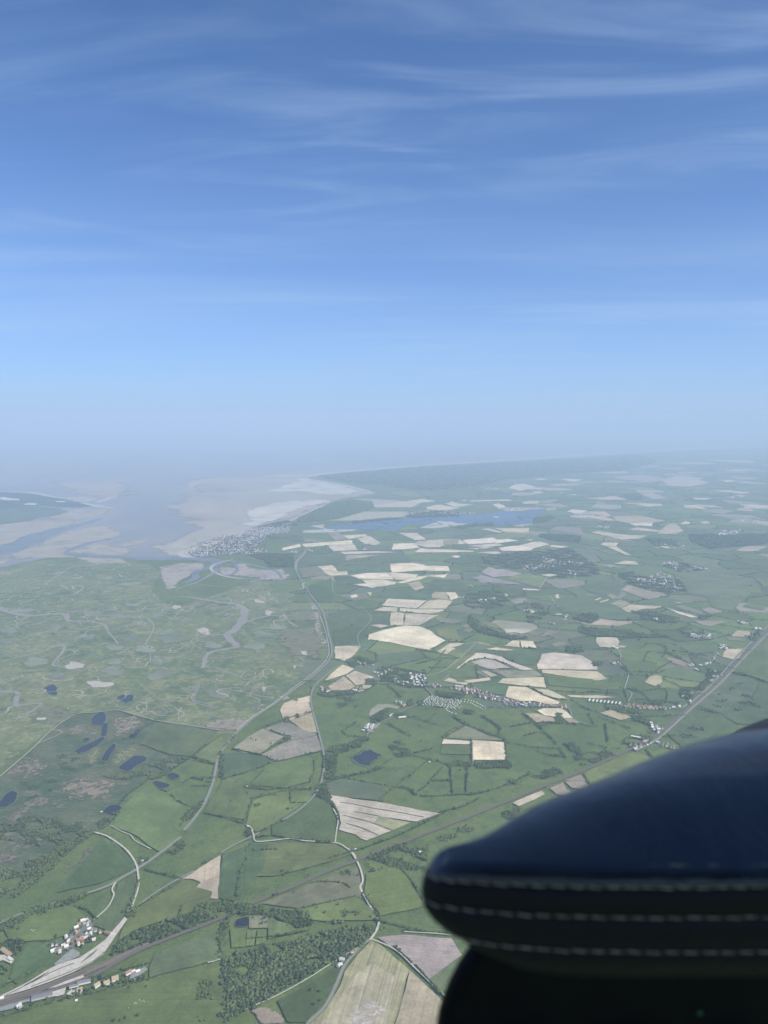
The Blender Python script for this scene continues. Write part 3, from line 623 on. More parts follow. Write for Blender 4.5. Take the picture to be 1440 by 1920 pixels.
# ================================================================== farmland
FC = dict(w=(.69,.605,.46,.13), p=(.59,.515,.385,.15), t=(.45,.38,.27,.16), k=(.33,.285,.245,.12), g=(.27,.25,.195,.14), s=(.50,.45,.345,.5),
          o=(.20,.21,.125,.14), O=(.255,.255,.165,.12), y=(.175,.215,.085,.10), G=(.102,.146,.046,.10), T=(.094,.134,.058,.14), D=(.080,.118,.044,.12),
          L=(.128,.165,.052,.10), B=(.150,.184,.066,.12), S=(.112,.150,.056,.40), M=(.30,.295,.185,.7), Q=(.45,.41,.305,.6), N=(.120,.152,.076,.12))
FIELDS = '''
q6 M 2: 945,615 1000,640 1165,785 1080,1080 1040,1250 520,1250 600,1080 690,990 770,880 800,790 870,700
q6 Q 0: 1100,830 1040,1080 1000,1250 560,1250 700,1040 800,900 880,790 960,740
q6 t: 1165,785 1250,865 1345,955 1400,1010 1380,1250 1030,1250 1085,1080
q6 k: 985,600 1050,590 1130,585 1400,605 1460,700 1275,835 1180,760 1080,665
q6 N: 1275,835 1440,710 1500,760 1380,940 1340,900
q5 t: 1170,238 1420,85 1405,370 1350,365 1365,325 1310,305 1262,293 1290,262 1240,240
L s: 0,265 560,355 1055,447 830,525 470,475 415,540 595,612 345,707 290,690 240,650 80,605 100,545 85,450 0,320
L O: 470,475 770,535 600,608 415,540
M w: 1102,492 1378,508 1395,657 1115,657
M w: 865,485 1090,500 1092,526 848,522
M D: 848,526 1092,530 1100,612 838,608
M o: 900,470 950,400 1060,370 1240,450 1370,490 1100,488
M O: 230,270 250,230 300,190 400,185 495,210 470,228 380,215 300,262 240,292
q4 t: 660,50 690,0 750,-25 880,0 900,60 735,130 680,110
q4 g: 440,240 530,190 690,250 590,320 520,385 380,370 300,340
q4 g: 550,190 705,135 920,225 940,238 700,288 690,250
q4 g: 520,385 700,292 940,242 975,360 850,385 700,430 640,430
q4 t: 740,130 905,65 935,222 840,203
r5 p: 1090,930 1175,910 1178,955 1092,957
q1 p: 175,250 270,175 350,115 440,150 380,190 190,250
q1 t: 235,290 355,210 455,285 390,320 260,320
q1 t: 375,203 450,165 600,215 520,270 455,280
q1 t: 505,275 580,278 570,300 510,310
r6 p: 222,632 300,628 380,630 345,680 285,722 222,705
r6 B: 80,880 240,735 270,740 150,850 90,890
r6 w: 430,560 520,530 650,503 740,508 810,535 850,570 900,595 800,652 720,640 560,605 425,590
r6 p: 440,500 500,495 550,505 500,518
r6 p: 565,425 600,420 650,428 640,503 562,500
r6 p: 658,428 860,440 740,500 645,503
r6 p: 460,410 520,390 610,392 600,420
r6 p: 510,380 550,338 790,350 720,398 600,388
r6 p: 800,350 870,342 945,352 900,400 728,400
r6 p: 730,404 880,404 900,415 800,430 620,415 622,395
r6 t: 815,325 830,295 900,298 925,345 815,335
r6 w: 905,298 960,300 985,330 932,348
r6 w: 335,250 400,245 600,235 590,250 450,272 420,265
r6 w: 385,220 520,222 590,232 420,250
r6 w: 320,195 420,180 540,178 590,220 370,215
r6 p: 546,178 600,178 735,190 700,222 596,220
r6 w: 600,240 740,200 900,190 930,175 890,210 800,200 740,222 640,243
r6 w: 565,150 560,125 690,118 770,130 770,136 915,138 930,170 750,165 570,178
r6 w: 710,120 780,130 770,135 720,128
r6 t: 665,245 740,230 775,272 715,287
r6 o: 0,150 110,140 190,195 20,205
r6 p: 112,140 205,132 245,172 300,170 300,190 195,198
r6 o: 240,318 420,305 425,335 330,350
r6 w: 315,322 350,312 368,325 330,334
r6 w: 420,298 450,300 440,322
r6 T: 20,60 270,70 260,130 200,130 60,135
r6 T: 300,110 560,130 565,170 420,178 310,190
r6 T: 180,430 320,395 420,430 555,420 560,490 440,500 200,490
r6 D: 60,260 200,210 230,320 130,360
r6 T: 220,200 310,195 370,240 230,255
r6 T: 440,330 520,300 680,300 820,300 800,335 560,335
r6 T: 830,215 1000,230 1050,290 960,300 820,290 760,280
r6 D: 205,530 290,510 390,610 220,625
r6 D: 290,510 430,510 420,560 370,600 310,570
r6 O: 835,450 960,465 1020,465 960,495 860,480
r6 B: 850,560 840,520 960,505 970,545 1000,600 940,600
E k: 215,245 270,210 340,230 400,230 570,270 480,290 310,300 270,285 210,260
E k: 95,300 170,300 195,283 600,370 480,365 310,352 195,352 165,320
E y: 480,290 600,280 720,290 800,310 775,345 740,400 600,360 430,325
E p: 575,402 715,412 725,422 580,418
E p: 740,280 860,268 890,285 810,297
E w: 865,462 900,455 905,490 880,497
E O: 465,520 490,498 610,495 610,525 520,545
E p: 580,600 630,592 690,610 675,625 600,615
E p: 405,770 560,768 670,775 620,800 560,812 510,797 430,805
E o: 640,800 720,760 800,775 730,830 640,830
E g: 745,835 800,780 900,795 830,825
E p: 865,635 920,630 935,640 880,642
E T: 900,490 1100,490 1230,480 1440,530 1700,640 1440,690 1250,665 1200,630 1090,635 940,620 870,540
E N: 1100,380 1200,345 1440,330 1500,380 1440,470 1300,480 1180,440
E t: 1180,662 1270,675 1440,700 1620,700 1440,745 1300,735 1160,730 1010,690 1090,702 1180,725 1260,690
E p: 425,915 480,875 545,873 550,935 400,920
E p: 550,873 670,880 700,945 575,940
E O: 105,885 200,885 330,925 300,930
E p: 250,950 340,935 450,955 400,962
E s: 1240,850 1420,850 1440,900 1440,930 1270,930 1235,880
E O: 835,910 900,880 990,880 950,915 870,930
E O: 1330,450 1380,450 1440,490 1380,500
E p: 1225,505 1280,485 1285,490 1240,512
E p: 1265,525 1345,500 1360,505 1280,532
E O: 20,740 100,720 120,735 60,760
E o: 30,790 110,750 165,760 110,805
E B: 180,690 330,720 400,770 300,760 200,715
H w: 315,318 380,270 480,190 560,195 670,215 720,250 830,290 935,325 860,328 790,318 700,278 640,245 540,230 470,240 420,265 350,312
H s: 430,265 500,250 545,240 620,252 760,310 640,325 560,315
H p: 165,182 275,115 385,115 240,205
H B: 250,205 400,110 470,105 480,185 350,225 300,320 250,320 340,230
H p: 560,162 640,147 780,170 700,175
H w: 960,290 1000,200 1100,188 1320,215 1410,270 1400,300 1440,300 1440,325 970,320
H s: 1000,325 1200,330 1440,340 1520,400 1440,412 1200,380 1000,350
H O: 590,332 700,330 960,335 1000,370 930,386 730,393 680,365
H w: 650,430 690,394 1020,385 1040,468 870,455
H w: 735,458 880,465 1000,530 1140,580 1130,600 1040,600 940,575 830,575 710,540
H s: 930,475 1060,485 1195,555 1100,555 1000,515
H s: 510,335 560,333 645,370 595,382
H O: 470,340 500,337 580,382 560,384
H p: 380,415 590,385 590,410 440,430
H p: 215,415 260,390 310,405 330,425 430,428 400,450 350,440
H w: 960,650 1010,633 1150,633 1200,665 1250,712 1150,708 1020,688
H t: 860,675 960,675 1110,710 1110,740 960,745
H t: 1170,712 1250,715 1300,750 1220,755
H p: 1200,530 1440,530 1600,545 1440,555 1230,545
H T: 530,175 700,180 860,165 960,170 990,200 950,290 830,285 700,225 520,190
H T: 430,440 640,440 730,455 700,530 520,505
H G: 1030,365 1400,400 1440,420 1380,475 1060,450
H S: 270,350 420,330 490,385 300,390
H N: 280,150 440,110 620,140 560,160 500,180
G t: 460,425 510,375 560,370 600,385 598,425 545,458
G s: 75,90 80,68 180,68 240,72 265,110 80,120
G p: 110,135 200,130 315,135 300,150 180,150
G t: 1075,220 1110,160 1265,160 1190,250
G k: 620,228 700,235 800,275 770,300 680,270
G t: 105,670 190,645 250,650 355,705 270,728
G t: 1150,60 1190,15 1290,20 1300,40 1240,65
G t: 1245,68 1300,42 1400,20 1390,36
G O: 1105,65 1200,70 1290,95 1220,98 1130,90
G L: 30,470 75,415 270,430 260,480 150,490
G T: 640,830 860,620 1060,680 1180,760 1000,860 760,950
G N: 880,610 1130,365 1290,385 1360,420 1300,560 1060,670
G G: 1150,345 1300,190 1440,60 1640,60 1640,470 1440,425 1300,375
G D: 1310,560 1375,425 1640,490 1640,760 1400,760 1200,760 1070,685
G N: 1400,100 1480,60 1500,200 1420,260
F k: 200,300 260,260 440,310 560,325 575,350 430,382 330,350
F p: 140,80 240,55 320,60 350,90 250,85
F O: 35,95 110,85 165,100 110,115
F O: 110,418 190,385 280,415 200,450
F t: 205,455 280,425 560,440 480,460 400,460 260,492
F O: 75,330 120,335 200,380 160,375
F p: 575,450 640,470 860,535 790,535 680,500
F k: 880,465 950,450 1060,488 950,505
F k: 805,562 920,565 1100,568 940,612 870,590
F o: 650,440 720,430 900,490 880,505 760,480
F N: 1225,440 1280,405 1430,455 1380,472
F N: 660,200 740,100 1000,80 1180,180 1300,330 1130,480 960,440 940,370 760,330
F p: 630,400 720,410 690,415
C p: 0,410 100,390 290,420 170,440 0,430
C p: 150,380 215,365 270,380 395,388 250,412
C p: 360,355 700,345 720,358 370,363
C p: 560,388 610,378 670,408 610,425
C p: 800,370 860,358 960,360 930,382 820,383
C O: 975,355 1090,343 1100,360 1010,375
C p: 690,250 740,220 820,212 915,238 790,275
C p: 900,175 960,168 1040,175 960,182
C p: 1130,178 1180,172 1320,178 1240,195
C t: 1050,222 1220,215 1100,232
C p: 885,280 960,275 985,290 930,300
C p: 270,355 340,348 330,358
C p: 1100,290 1140,286 1150,300
C p: 1180,305 1250,300 1270,312
C w: 570,590 865,590 863,627 680,625
C p: 460,598 520,590 640,622 620,630
C w: 300,690 560,668 600,685 690,680 780,695 640,712 350,725
C p: 345,740 600,715 650,735 480,750
C p: 350,762 480,750 570,755 420,768
C w: 605,755 720,740 790,737 900,760 870,780 640,782
C w: 780,735 900,705 960,705 1040,725 900,760 830,748
C p: 1050,730 1200,745 1130,757 1040,745
C p: 820,690 900,682 890,695
C N: 0,640 100,625 300,690 60,688
C p: 0,690 270,682 340,722 160,730 100,750 0,752
C p: 0,765 400,780 390,790 0,795
C p: 415,795 520,788 600,787 630,800 580,808
C w: 205,825 270,820 285,835 240,840
C g: 1040,600 1100,575 1290,580 1330,640 1290,650 1180,625
C w: 1180,450 1230,430 1350,440 1300,470
B w: 20,675 480,640 490,680 280,685 60,705
B w: 270,690 500,682 530,730 310,742
B p: 370,745 700,740 900,750 410,768
B k: 420,790 450,775 750,772 480,815 425,825
B p: 395,600 600,588 620,605 450,630
B p: 530,625 640,605 700,640 740,665 690,685 590,675
B g: 260,575 360,565 440,635 330,642
B p: 900,575 1070,575 1150,635 1050,643
B w: 850,672 1040,668 1090,708 990,720 840,730
B N: 1070,585 1300,590 1420,632 1160,635
B p: 1080,650 1290,645 1310,685 1140,705 1030,675
B O: 1290,640 1440,630 1440,680 1310,685
B w: 1040,750 1100,712 1300,742 1440,740 1440,750
B p: 965,292 1110,270 1240,290 1060,307
B p: 1135,345 1280,320 1430,355 1200,368
B O: 40,625 250,640 200,660 60,660
B T: 30,770 410,775 420,850 250,850 60,840
A w: 1000,330 1160,290 1175,315 1010,350
A T: 880,220 1080,150 1200,210 1180,260 940,290
D k: 280,215 480,200 640,225 700,240 560,255 330,235
D t: 640,240 750,212 970,228 920,240 1010,262 860,292 690,285
D t: 480,345 560,335 690,380 570,383
D p: 335,415 640,420 650,435 540,443 450,425
D t: 50,375 150,375 300,362 385,390 200,390
D O: 130,410 180,400 230,418 190,428
D p: 800,428 900,430 990,462 820,450
D g: 930,465 1100,462 1185,475 1110,497 960,482
D p: 1010,320 1140,318 1310,335 1250,345
D p: 870,375 1015,378 970,390 900,388
D p: 1120,368 1200,366 1180,378
D p: 1195,355 1280,358 1240,370
D t: 1200,465 1280,440 1340,475 1240,475
D t: 95,490 150,478 220,480 265,512 220,520
D t: 85,520 200,512 300,545 230,550
D t: 270,515 480,510 680,550 560,560 420,570 310,550
D p: 400,570 580,560 570,590 440,585
D p: 390,615 460,597 640,622 600,630
D t: 610,645 680,580 700,570 750,570 810,625 750,648
D p: 110,635 170,625 330,650 530,660 480,682 350,690 240,665
D p: 180,725 210,712 320,714 300,738 240,740
D p: 240,745 300,740 415,810 370,805
D O: 40,740 200,755 150,760
D p: 600,730 680,735 710,755 670,755
D p: 775,575 820,550 860,562 840,575
D t: 930,560 980,548 1005,570 960,575
D t: 1195,770 1280,740 1440,740 1360,775 1260,780
D p: 290,870 360,850 450,855 470,880
D t: 800,110 860,105 1000,112 830,125
D p: 1095,250 1140,240 1200,248 1140,260
D t: 900,195 1040,192 1000,203
q2 p: 330,745 420,705 510,670 530,690 370,765
q2 k: 560,655 640,620 660,660 715,690 690,715 600,690
q2 k: 645,605 750,573 780,610 700,612
q2 k: 650,612 770,612 820,660 800,668 720,655 690,650
q2 L: 770,560 1060,430 1120,440 1240,500 1000,620 830,660
q4 L: 400,915 460,730 560,690 735,640 740,680 900,690 820,790 600,925 480,970
q4 T: 230,380 380,372 540,402 620,440 400,518 230,568
q4 D: 600,920 900,702 1030,740 1080,900 1068,1040 860,1030 690,1010 600,990
q4 G: 600,440 850,395 905,420 915,500 885,590 700,635 430,620 530,510
q4 S: 560,1060 1070,1055 1200,1135 1050,1190 620,1300 480,1300
q4 G: 230,580 500,490 410,620 390,640 560,660 460,720 400,880 90,820
q4 N: 1000,610 1110,570 1440,620 1440,740 1040,690
q5 D: 360,330 500,170 640,0 740,0 870,150 860,180 640,270
q5 L: 820,490 900,400 1170,240 1255,262 1265,295 1360,320 1340,420 900,560 760,640
q5 T: 580,530 720,400 760,270 860,210 880,290 840,420 780,510 700,580
q5 D: 110,920 360,730 310,650 200,680 90,790 60,880
q5 L: 0,500 200,420 480,420 560,500 440,600 300,640 60,640
q5 G: 0,1110 260,1060 500,990 1000,885 1440,790 1600,800 1600,1300 0,1300
q5 T: 960,810 1000,720 1200,640 1440,560 1420,760 960,878
q3 L: 760,770 860,660 960,610 1090,650 1250,745 1180,900 1030,1030 850,910 720,860
q3 T: 900,330 1000,190 1200,215 1400,250 1240,410 1100,400
q3 B: 1250,412 1430,262 1440,340 1392,455
q6 L: 920,240 1110,200 1200,310 1240,430 1000,480 910,350
q6 o: 330,410 640,290 870,200 885,260 890,370 700,410 560,440
q6 T: 110,130 290,75 370,75 345,210 190,400 90,380
q6 L: 530,440 690,410 860,375 960,440 980,500 700,510 560,500
K B: 355,205 430,197 410,320 342,325
K B: 438,195 510,200 495,300 420,318
K S: 520,110 720,150 740,200 520,270
K o: 370,85 520,80 520,180 370,185
K L: 215,185 350,185 340,330 230,340
q6 D: 570,880 740,770 780,790 760,870 700,990 590,1080 480,1080 420,960
r5 B: 1170,850 1370,690 1290,780 1190,870
'''
PASTURE_V = (.10, .05)
field_count = 0
for h, s in rows(FIELDS):
    w = ccw(W(h[0], s)); c = np.mean(np.array(w), axis=0)
    n = len(w); L, ang = max((math.dist(w[i], w[(i+1) % n]), math.atan2(w[(i+1) % n][1] - w[i][1], w[(i+1) % n][0] - w[i][0])) for i in range(n))
    if len(h) > 2:
        r_ = W(h[0], s); i_ = int(h[2]); ang = math.atan2(r_[i_+1][1] - r_[i_][1], r_[i_+1][0] - r_[i_][0])
    w = rough_outline(w)
    ca, sa = math.cos(-ang), math.sin(-ang)
    loc = [((x - c[0]) * ca - (y - c[1]) * sa, (x - c[0]) * sa + (y - c[1]) * ca, 0) for x, y in w]
    o = link('field', mesh('field', loc, [list(range(len(loc)))]), None, M_FIELD, (c[0], c[1], Z0 + next_z()), ang)
    col = FC[h[1]]; k = random.uniform(.88, 1.10)
    if col[0] < .2: o.color = (col[0] * k * random.uniform(.90, 1.10), col[1] * k, col[2] * k * random.uniform(.9, 1.1), col[3])
    else: k = random.uniform(.78, 1.06); o.color = (col[0] * k * random.uniform(.98, 1.03), col[1] * k, col[2] * k * random.uniform(.86, 1.08), col[3])
    o['kind'] = 'structure'
# the pale heart of the striped field in front
patch('bare_patch', W('q6', '850,980 960,960 1060,1000 1040,1100 1000,1250 700,1250 760,1080'), next_z(), (.46, .42, .37), -0.05, 60, 0.6)
patch('bare_patch', W('q6', '280,1008 350,995 400,1020 460,1065 450,1090 330,1090'), next_z(), (.26, .215, .17), 0.4, 30, 0.15)
# darker furrows in the pale field beside the white road
for s in ('90,340 200,355 420,400 640,435 900,485', '230,430 340,450 470,475', '120,465 260,500 415,545 590,615', '150,545 300,590 460,660'):
    ribbon('furrow', W('L', s), [3, 6, 4], next_z(), M_VERGE, ragged=0.3)

# ---- patchwork of small fields farther off: cells grown around scattered points
FARM = V('P', '560,1035 590,1000 640,985 700,965 780,975 1010,975 1000,950 720,945 660,935 760,925 900,915 1080,890 1220,872 1440,862 2100,860 2300,1300 1440,1190 1330,1290 1240,1375 1080,1420 1000,1380 960,1290 800,1260 690,1250 620,1260 628,1200 610,1130 575,1080')
pts = []; d = 4200.0
while d < 38000:
    s = 250 * (d / 5000) ** 0.72
    n = int(2.6 * d / s)
    for i in range(n):
        pts.append((-1.0 * d + (i + random.uniform(.1, .9)) * s, d + random.uniform(-.42, .42) * s, s))
    d += s
pts = [p for p in pts if inside(toPix(p[0], p[1]), FARM)]
PA = np.array(pts)
cells = []; cv, cf, cc = [], [], []; edges = []
pal = [FC[k][:3] for k in 'GTTDDGLNTGBTDG'] + [(.135,.15,.085), (.10,.125,.075), (.22,.215,.15)]
for i, (x, y, s) in enumerate(pts):
    d2 = (PA[:, 0] - x) ** 2 + (PA[:, 1] - y) ** 2
    near = np.argsort(d2)[1:18]
    poly = [(-s*1.3, -s*1.3), (s*1.3, -s*1.3), (s*1.3, s*1.3), (-s*1.3, s*1.3)]
    for j in near:
        nx, ny = PA[j, 0] - x, PA[j, 1] - y; m = (nx*nx + ny*ny) / 2
        out = []
        for a in range(len(poly)):
            p, q = poly[a], poly[(a+1) % len(poly)]
            fp, fq = p[0]*nx + p[1]*ny - m, q[0]*nx + q[1]*ny - m
            if fp <= 0: out.append(p)
            if (fp < 0) != (fq < 0) and fp != fq:
                t = fp / (fp - fq); out.append((p[0] + (q[0]-p[0])*t, p[1] + (q[1]-p[1])*t))
        poly = out
        if len(poly) < 3: break
    if len(poly) < 3: continue
    b = len(cv)
    cv += [(x + p[0], y + p[1], 0) for p in poly]; cf.append(list(range(b, b + len(poly))))
    c = random.choice(pal) if y < 10500 or random.random() > .11 else random.choice([(.42,.37,.29), (.34,.30,.23), (.30,.28,.20)]); k = random.uniform(.85, 1.15); cc += [(c[0]*k, c[1]*k, c[2]*k, 1)] * len(poly)
    for a in range(len(poly)):
        p, q = poly[a], poly[(a+1) % len(poly)]
        if p[0] < q[0]: edges.append(((x + p[0], y + p[1]), (x + q[0], y + q[1])))
me = mesh('farmland', cv, cf)
ca_ = me.color_attributes.new('tone', 'FLOAT_COLOR', 'POINT'); ca_.data.foreach_set('color', np.array(cc, np.float32).ravel())
t = NT('patchwork pasture'); at = t.new('Attribute'); at.attribute_name = 'tone'; p = t.coord('Position')
M_PATCHWORK = t.done(t.scale(at.outputs['Color'], t.math('MULTIPLY', t.ramp(t.noise(p, 1/90, 5, .6), .25, .75, .84, 1.16), t.ramp(t.noise(p, 1/12, 4, .7), .2, .8, .9, 1.1))))
o = link('farmland', me, None, M_PATCHWORK, (0, 0, Z0 + 0.9)); o['kind'] = 'structure'

# ================================================================== roads, tracks and the railway
ZR = FZ[0] + 0.4
ROADS = '''
road 26 28 30 : A 1228,330 1190,390 1140,445 1125,480 1130,530
road 11 12 12 12 : r5 1085,70 1085,110 1130,200 1180,270 1240,350 1270,430 1290,520 1310,600 1300,670 1230,750 1100,850 950,960 800,1060 700,1150 640,1222
road 11 12 12 : q4 335,218 250,325 195,420 175,520 150,620 100,740 30,850 -60,960
road 12 12 11 : q3 1165,930 1050,1020 950,1095 880,1140
road 11 12 9 : q5 980,112 880,180 800,225 700,285 560,335
road 7 : q5 560,335 440,372 250,430 100,480 -60,560
road 8 8 9 : q1 350,108 240,185 140,272 103,340 100,430 130,550 165,680 195,800 208,900 180,1060
road 8 8 8 8 : q4 965,600 920,690 820,790 700,870 600,925 470,995 330,1060 200,1135 90,1200
road 7 6 : q5 1250,190 1100,270 980,345 880,420
track 6 8 8 8 8 8 : q4 405,918 440,935 462,990 480,1040 600,1035 740,1020 860,1038 1075,1050 1150,1085 1210,1130 1240,1195
track 6 6 6 : q4 1060,795 1095,870 1085,960 1075,1045
track 8 9 10 9 12 : q6 830,112 870,175 895,240 900,290 888,325 940,420 990,500 975,570 940,615
road 10 9 9 10 : q6 940,615 880,660 800,760 760,850 690,990 600,1080 520,1200
track 6 6 7 : q6 950,612 1080,670 1200,780 1350,920 1470,1020
track 5 5 5 : q6 890,650 740,740 600,830 420,930 250,1005
track 5 6 : q6 1130,570 1300,580 1400,590
track 5 6 : K 40,460 90,448 140,430
track 9 9 : J 890,420 1000,452 1060,480 1200,580 1290,690 1325,770
track 10 9 8 8 : J 1325,770 1340,900 1325,1000 1280,1130 1255,1190
track 4 4 5 : J 1070,362 1180,420 1260,455 1300,505 1400,560 1460,590
track 9 7 6 : q5 745,265 722,310 732,350 690,430 600,510
road 6 6 6 : q1 520,710 600,610 740,535 860,470 960,425 1060,360 1010,290 1140,240 1200,190
road 6 6 : q1 1030,290 1250,290 1440,350 1500,380
road 6 6 6 : H 330,480 500,520 700,580 860,610 1000,615 1200,630 1250,715 1350,760
track 5 5 : G 200,60 270,210 265,280 335,340 300,480
track 5 4 : G 330,580 360,520 320,490
track 5 5 : G 290,615 400,618 560,632 740,630 800,600
track 6 6 : G 390,680 480,740 600,800
track 4 4 : G 600,320 700,300 800,300 900,290 1000,255 1030,190
track 5 5 : H 70,380 200,345 270,300 360,225 470,120
track 4 4 : M 1105,490 1112,700
track 6 6 : E 725,425 745,380 800,300
track 6 6 : E 820,470 870,540 900,580
track 4 4 : r6 380,640 365,560 440,480 430,430 380,390
track 4 4 : r6 205,200 210,290 240,320
road 12 12 13 : G 385,972 560,882 700,760 850,622 1062,436 1245,236 1440,38 1540,-60
road 9 9 10 : G 820,600 1030,405 1205,210 1415,0 1500,-80
track 14 14 14 14: A 1210,640 1185,660 1195,690 1150,700
track 5 5 4 4: q3 240,330 400,260 330,240
'''
for ln in ROADS.strip().splitlines():
    head, pts_ = ln.split(' : ') if ' : ' in ln else ln.split(': ')
    k, *ws = head.split(); view, s = pts_.strip().split(' ', 1)
    w = W(view, s); wd = [float(x) * (0.78 if k == 'road' else 0.68) for x in ws]
    if len(wd) == 1: wd = wd[0]
    verge = [x * 1.9 for x in wd] if isinstance(wd, list) else wd * 1.9
    if k == 'road': ribbon('verge', w, verge, ZR, M_VERGE, ragged=0.12)
    ribbon(k, w, wd, ZR + 0.35, M_ROAD if k == 'road' else M_TRACK, ragged=0.22 if k == 'track' else 0.08); ZR += 0.01
# pale kerb lines beside the dyke road
for s in ('1235,400 1262,470 1280,540 1292,610 1280,670 1210,750 1080,850 930,965 800,1050 700,1136', ):
    ribbon('track', W('r5', s), 4, ZR + 0.4, M_TRACK)
# dykes of the wetland
for v, s in (('q3', '-20,560 200,370 330,245 480,145 620,128 760,112'), ('q3', '760,112 990,178 1200,210 1420,245')):
    ribbon('dyke', W(v, s), 9, ZR, M_VERGE); ribbon('track', W(v, s), 3, ZR + 0.5, M_TRACK)
RAIL = W('q5', '-80,1085 0,1058 300,972 600,865 900,700 1440,488') + W('q6', '290,405 500,320 700,230 860,170 1000,110 1220,30') + W('q2', '300,735 500,650 800,530 1040,420 1180,352') + W('G', '830,615 1050,420 1230,220 1440,20 1560,-90')
ribbon('railway_ballast', RAIL, 15, ZR + 0.2, M_BALLAST)
for off in (-3.6, 3.6):
    rp = []
    for i, p in enumerate(RAIL):
        a, b = np.array(RAIL[max(i-1, 0)]), np.array(RAIL[min(i+1, len(RAIL)-1)]); dd = (b - a) / np.linalg.norm(b - a)
        rp.append((p[0] - dd[1]*off, p[1] + dd[0]*off))
    ribbon('railway_track', rp, 3.4, ZR + 0.7, M_RAIL)
# station yard
for nm, s, mt in (('gravel_yard', '0,1085 80,1050 300,935 430,850 560,780 760,720 870,650 1020,540 1100,440 1205,320 1228,345 1140,470 1080,560 990,690 880,770 700,860 480,950 250,1030 60,1085', M_GRAVEL),
                  ('railway_yard', '-60,1120 260,1040 500,952 830,822 1440,556 1440,606 830,884 640,940 430,1030 260,1090 -60,1240', M_BALLAST),
                  ('gravel_yard', '430,1040 500,1000 640,940 800,885 825,915 680,965 640,1000 620,1070 560,1090 500,1092 490,1050', M_GRAVEL),
                  ('gravel_yard', '520,780 620,690 700,628 770,668 765,700 680,740 600,772 540,790', M_GREYGRAVEL),
                  ('gravel_yard', '-10,1180 120,1130 340,1060 400,1040 330,1130 200,1160 120,1210 -10,1240', M_GREYGRAVEL),
                  ('gravel_yard', '-30,690 60,690 130,750 110,775 30,740 -30,760', M_GRAVEL),
                  ('gravel_yard', '1240,940 1270,860 1400,805 1430,830 1330,900 1300,945', M_GREYGRAVEL),
                  ('gravel_yard', '640,1070 690,1020 800,1030 800,1060 700,1085', M_GRAVEL)):
    sheet(nm, ccw(rough_outline(W('I', s), 0.006)), ZR, mt); ZR += 0.02
for s in ('0,1145 260,1060 500,972 830,840 1100,712', '0,1165 280,1075 520,985 830,855', '0,1190 300,1090 520,1005', '300,1000 480,930 700,845 900,750 1010,660', '60,1080 300,960 560,830 720,770', '240,985 430,880 470,855'):
    ribbon('railway_track', W('I', s), 3.0, ZR + 0.6, M_RAIL)
for s, w in (('780,770 880,690 940,640', 9), ('310,960 440,870', 6)):
    ribbon('verge', W('I', s), [2, w, 2], ZR + 0.6, M_VERGE)
patch('bare_patch', W('M', '195,400 240,350 330,360 250,440'), ZR, (.26, .24, .20), 0.2, 20, 0.2)
patch('bare_patch', W('I', '500,640 640,520 760,360 880,350 960,460 800,540 700,620 560,680'), ZR, (.16, .17, .14), 0.2, 14, 0.2)
# ================================================================== hedges, trees and woods
ICO_V = []
g_ = (1 + 5 ** .5) / 2
for a in (-1, 1):
    for b in (-g_, g_): ICO_V += [(0, a, b), (a, b, 0), (b, 0, a)]
ICO_V = np.array(ICO_V) / math.hypot(1, g_)
def hull_faces(v):
    f = []
    n = len(v)
    for i in range(n):
        for j in range(i+1, n):
            for k in range(j+1, n):
                nn = np.cross(v[j] - v[i], v[k] - v[i]); dd = (v - v[i]) @ nn
                if np.all(dd <= 1e-6): f.append((i, j, k))
                elif np.all(dd >= -1e-6): f.append((i, k, j))
    return np.array(f)
ICO_F = hull_faces(ICO_V)
BLOBS = []
for k in range(10):
    v = ICO_V * (1 + rng.uniform(-.30, .34, (12, 1))); v[:, 2] = np.maximum(v[:, 2], -0.55); BLOBS.append(v)
BLOBS = np.array(BLOBS)
def blob_mesh(name, C, S, tint=None):
    """C: centres (n,3), S: sizes (n,3); one lumpy leaf clump for each"""
    n = len(C); C = np.asarray(C, float); S = np.asarray(S, float)
    T = BLOBS[rng.integers(0, len(BLOBS), n)].copy()
    a = rng.uniform(0, 2*np.pi, n); ca, sa = np.cos(a)[:, None], np.sin(a)[:, None]
    x = T[:, :, 0] * ca - T[:, :, 1] * sa; y = T[:, :, 0] * sa + T[:, :, 1] * ca
    Vt = np.stack([x, y, T[:, :, 2]], 2) * S[:, None, :] + C[:, None, :]
    F = ICO_F[None] + (np.arange(n) * 12)[:, None, None]
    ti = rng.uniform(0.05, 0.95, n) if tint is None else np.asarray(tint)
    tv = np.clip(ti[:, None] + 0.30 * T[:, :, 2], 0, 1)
    return mesh_np(name, Vt.reshape(-1, 3), F.reshape(-1, 3), tv.ravel())
def along(pts, step):
    pts = np.array(smooth(pts, step=4)); d = np.r_[0, np.cumsum(np.linalg.norm(np.diff(pts, axis=0), axis=1))]
    n = max(2, int(d[-1] / step)); t = np.linspace(0, d[-1], n)
    return np.stack([np.interp(t, d, pts[:, 0]), np.interp(t, d, pts[:, 1])], 1)
HZ = Z0 + FZ[0]
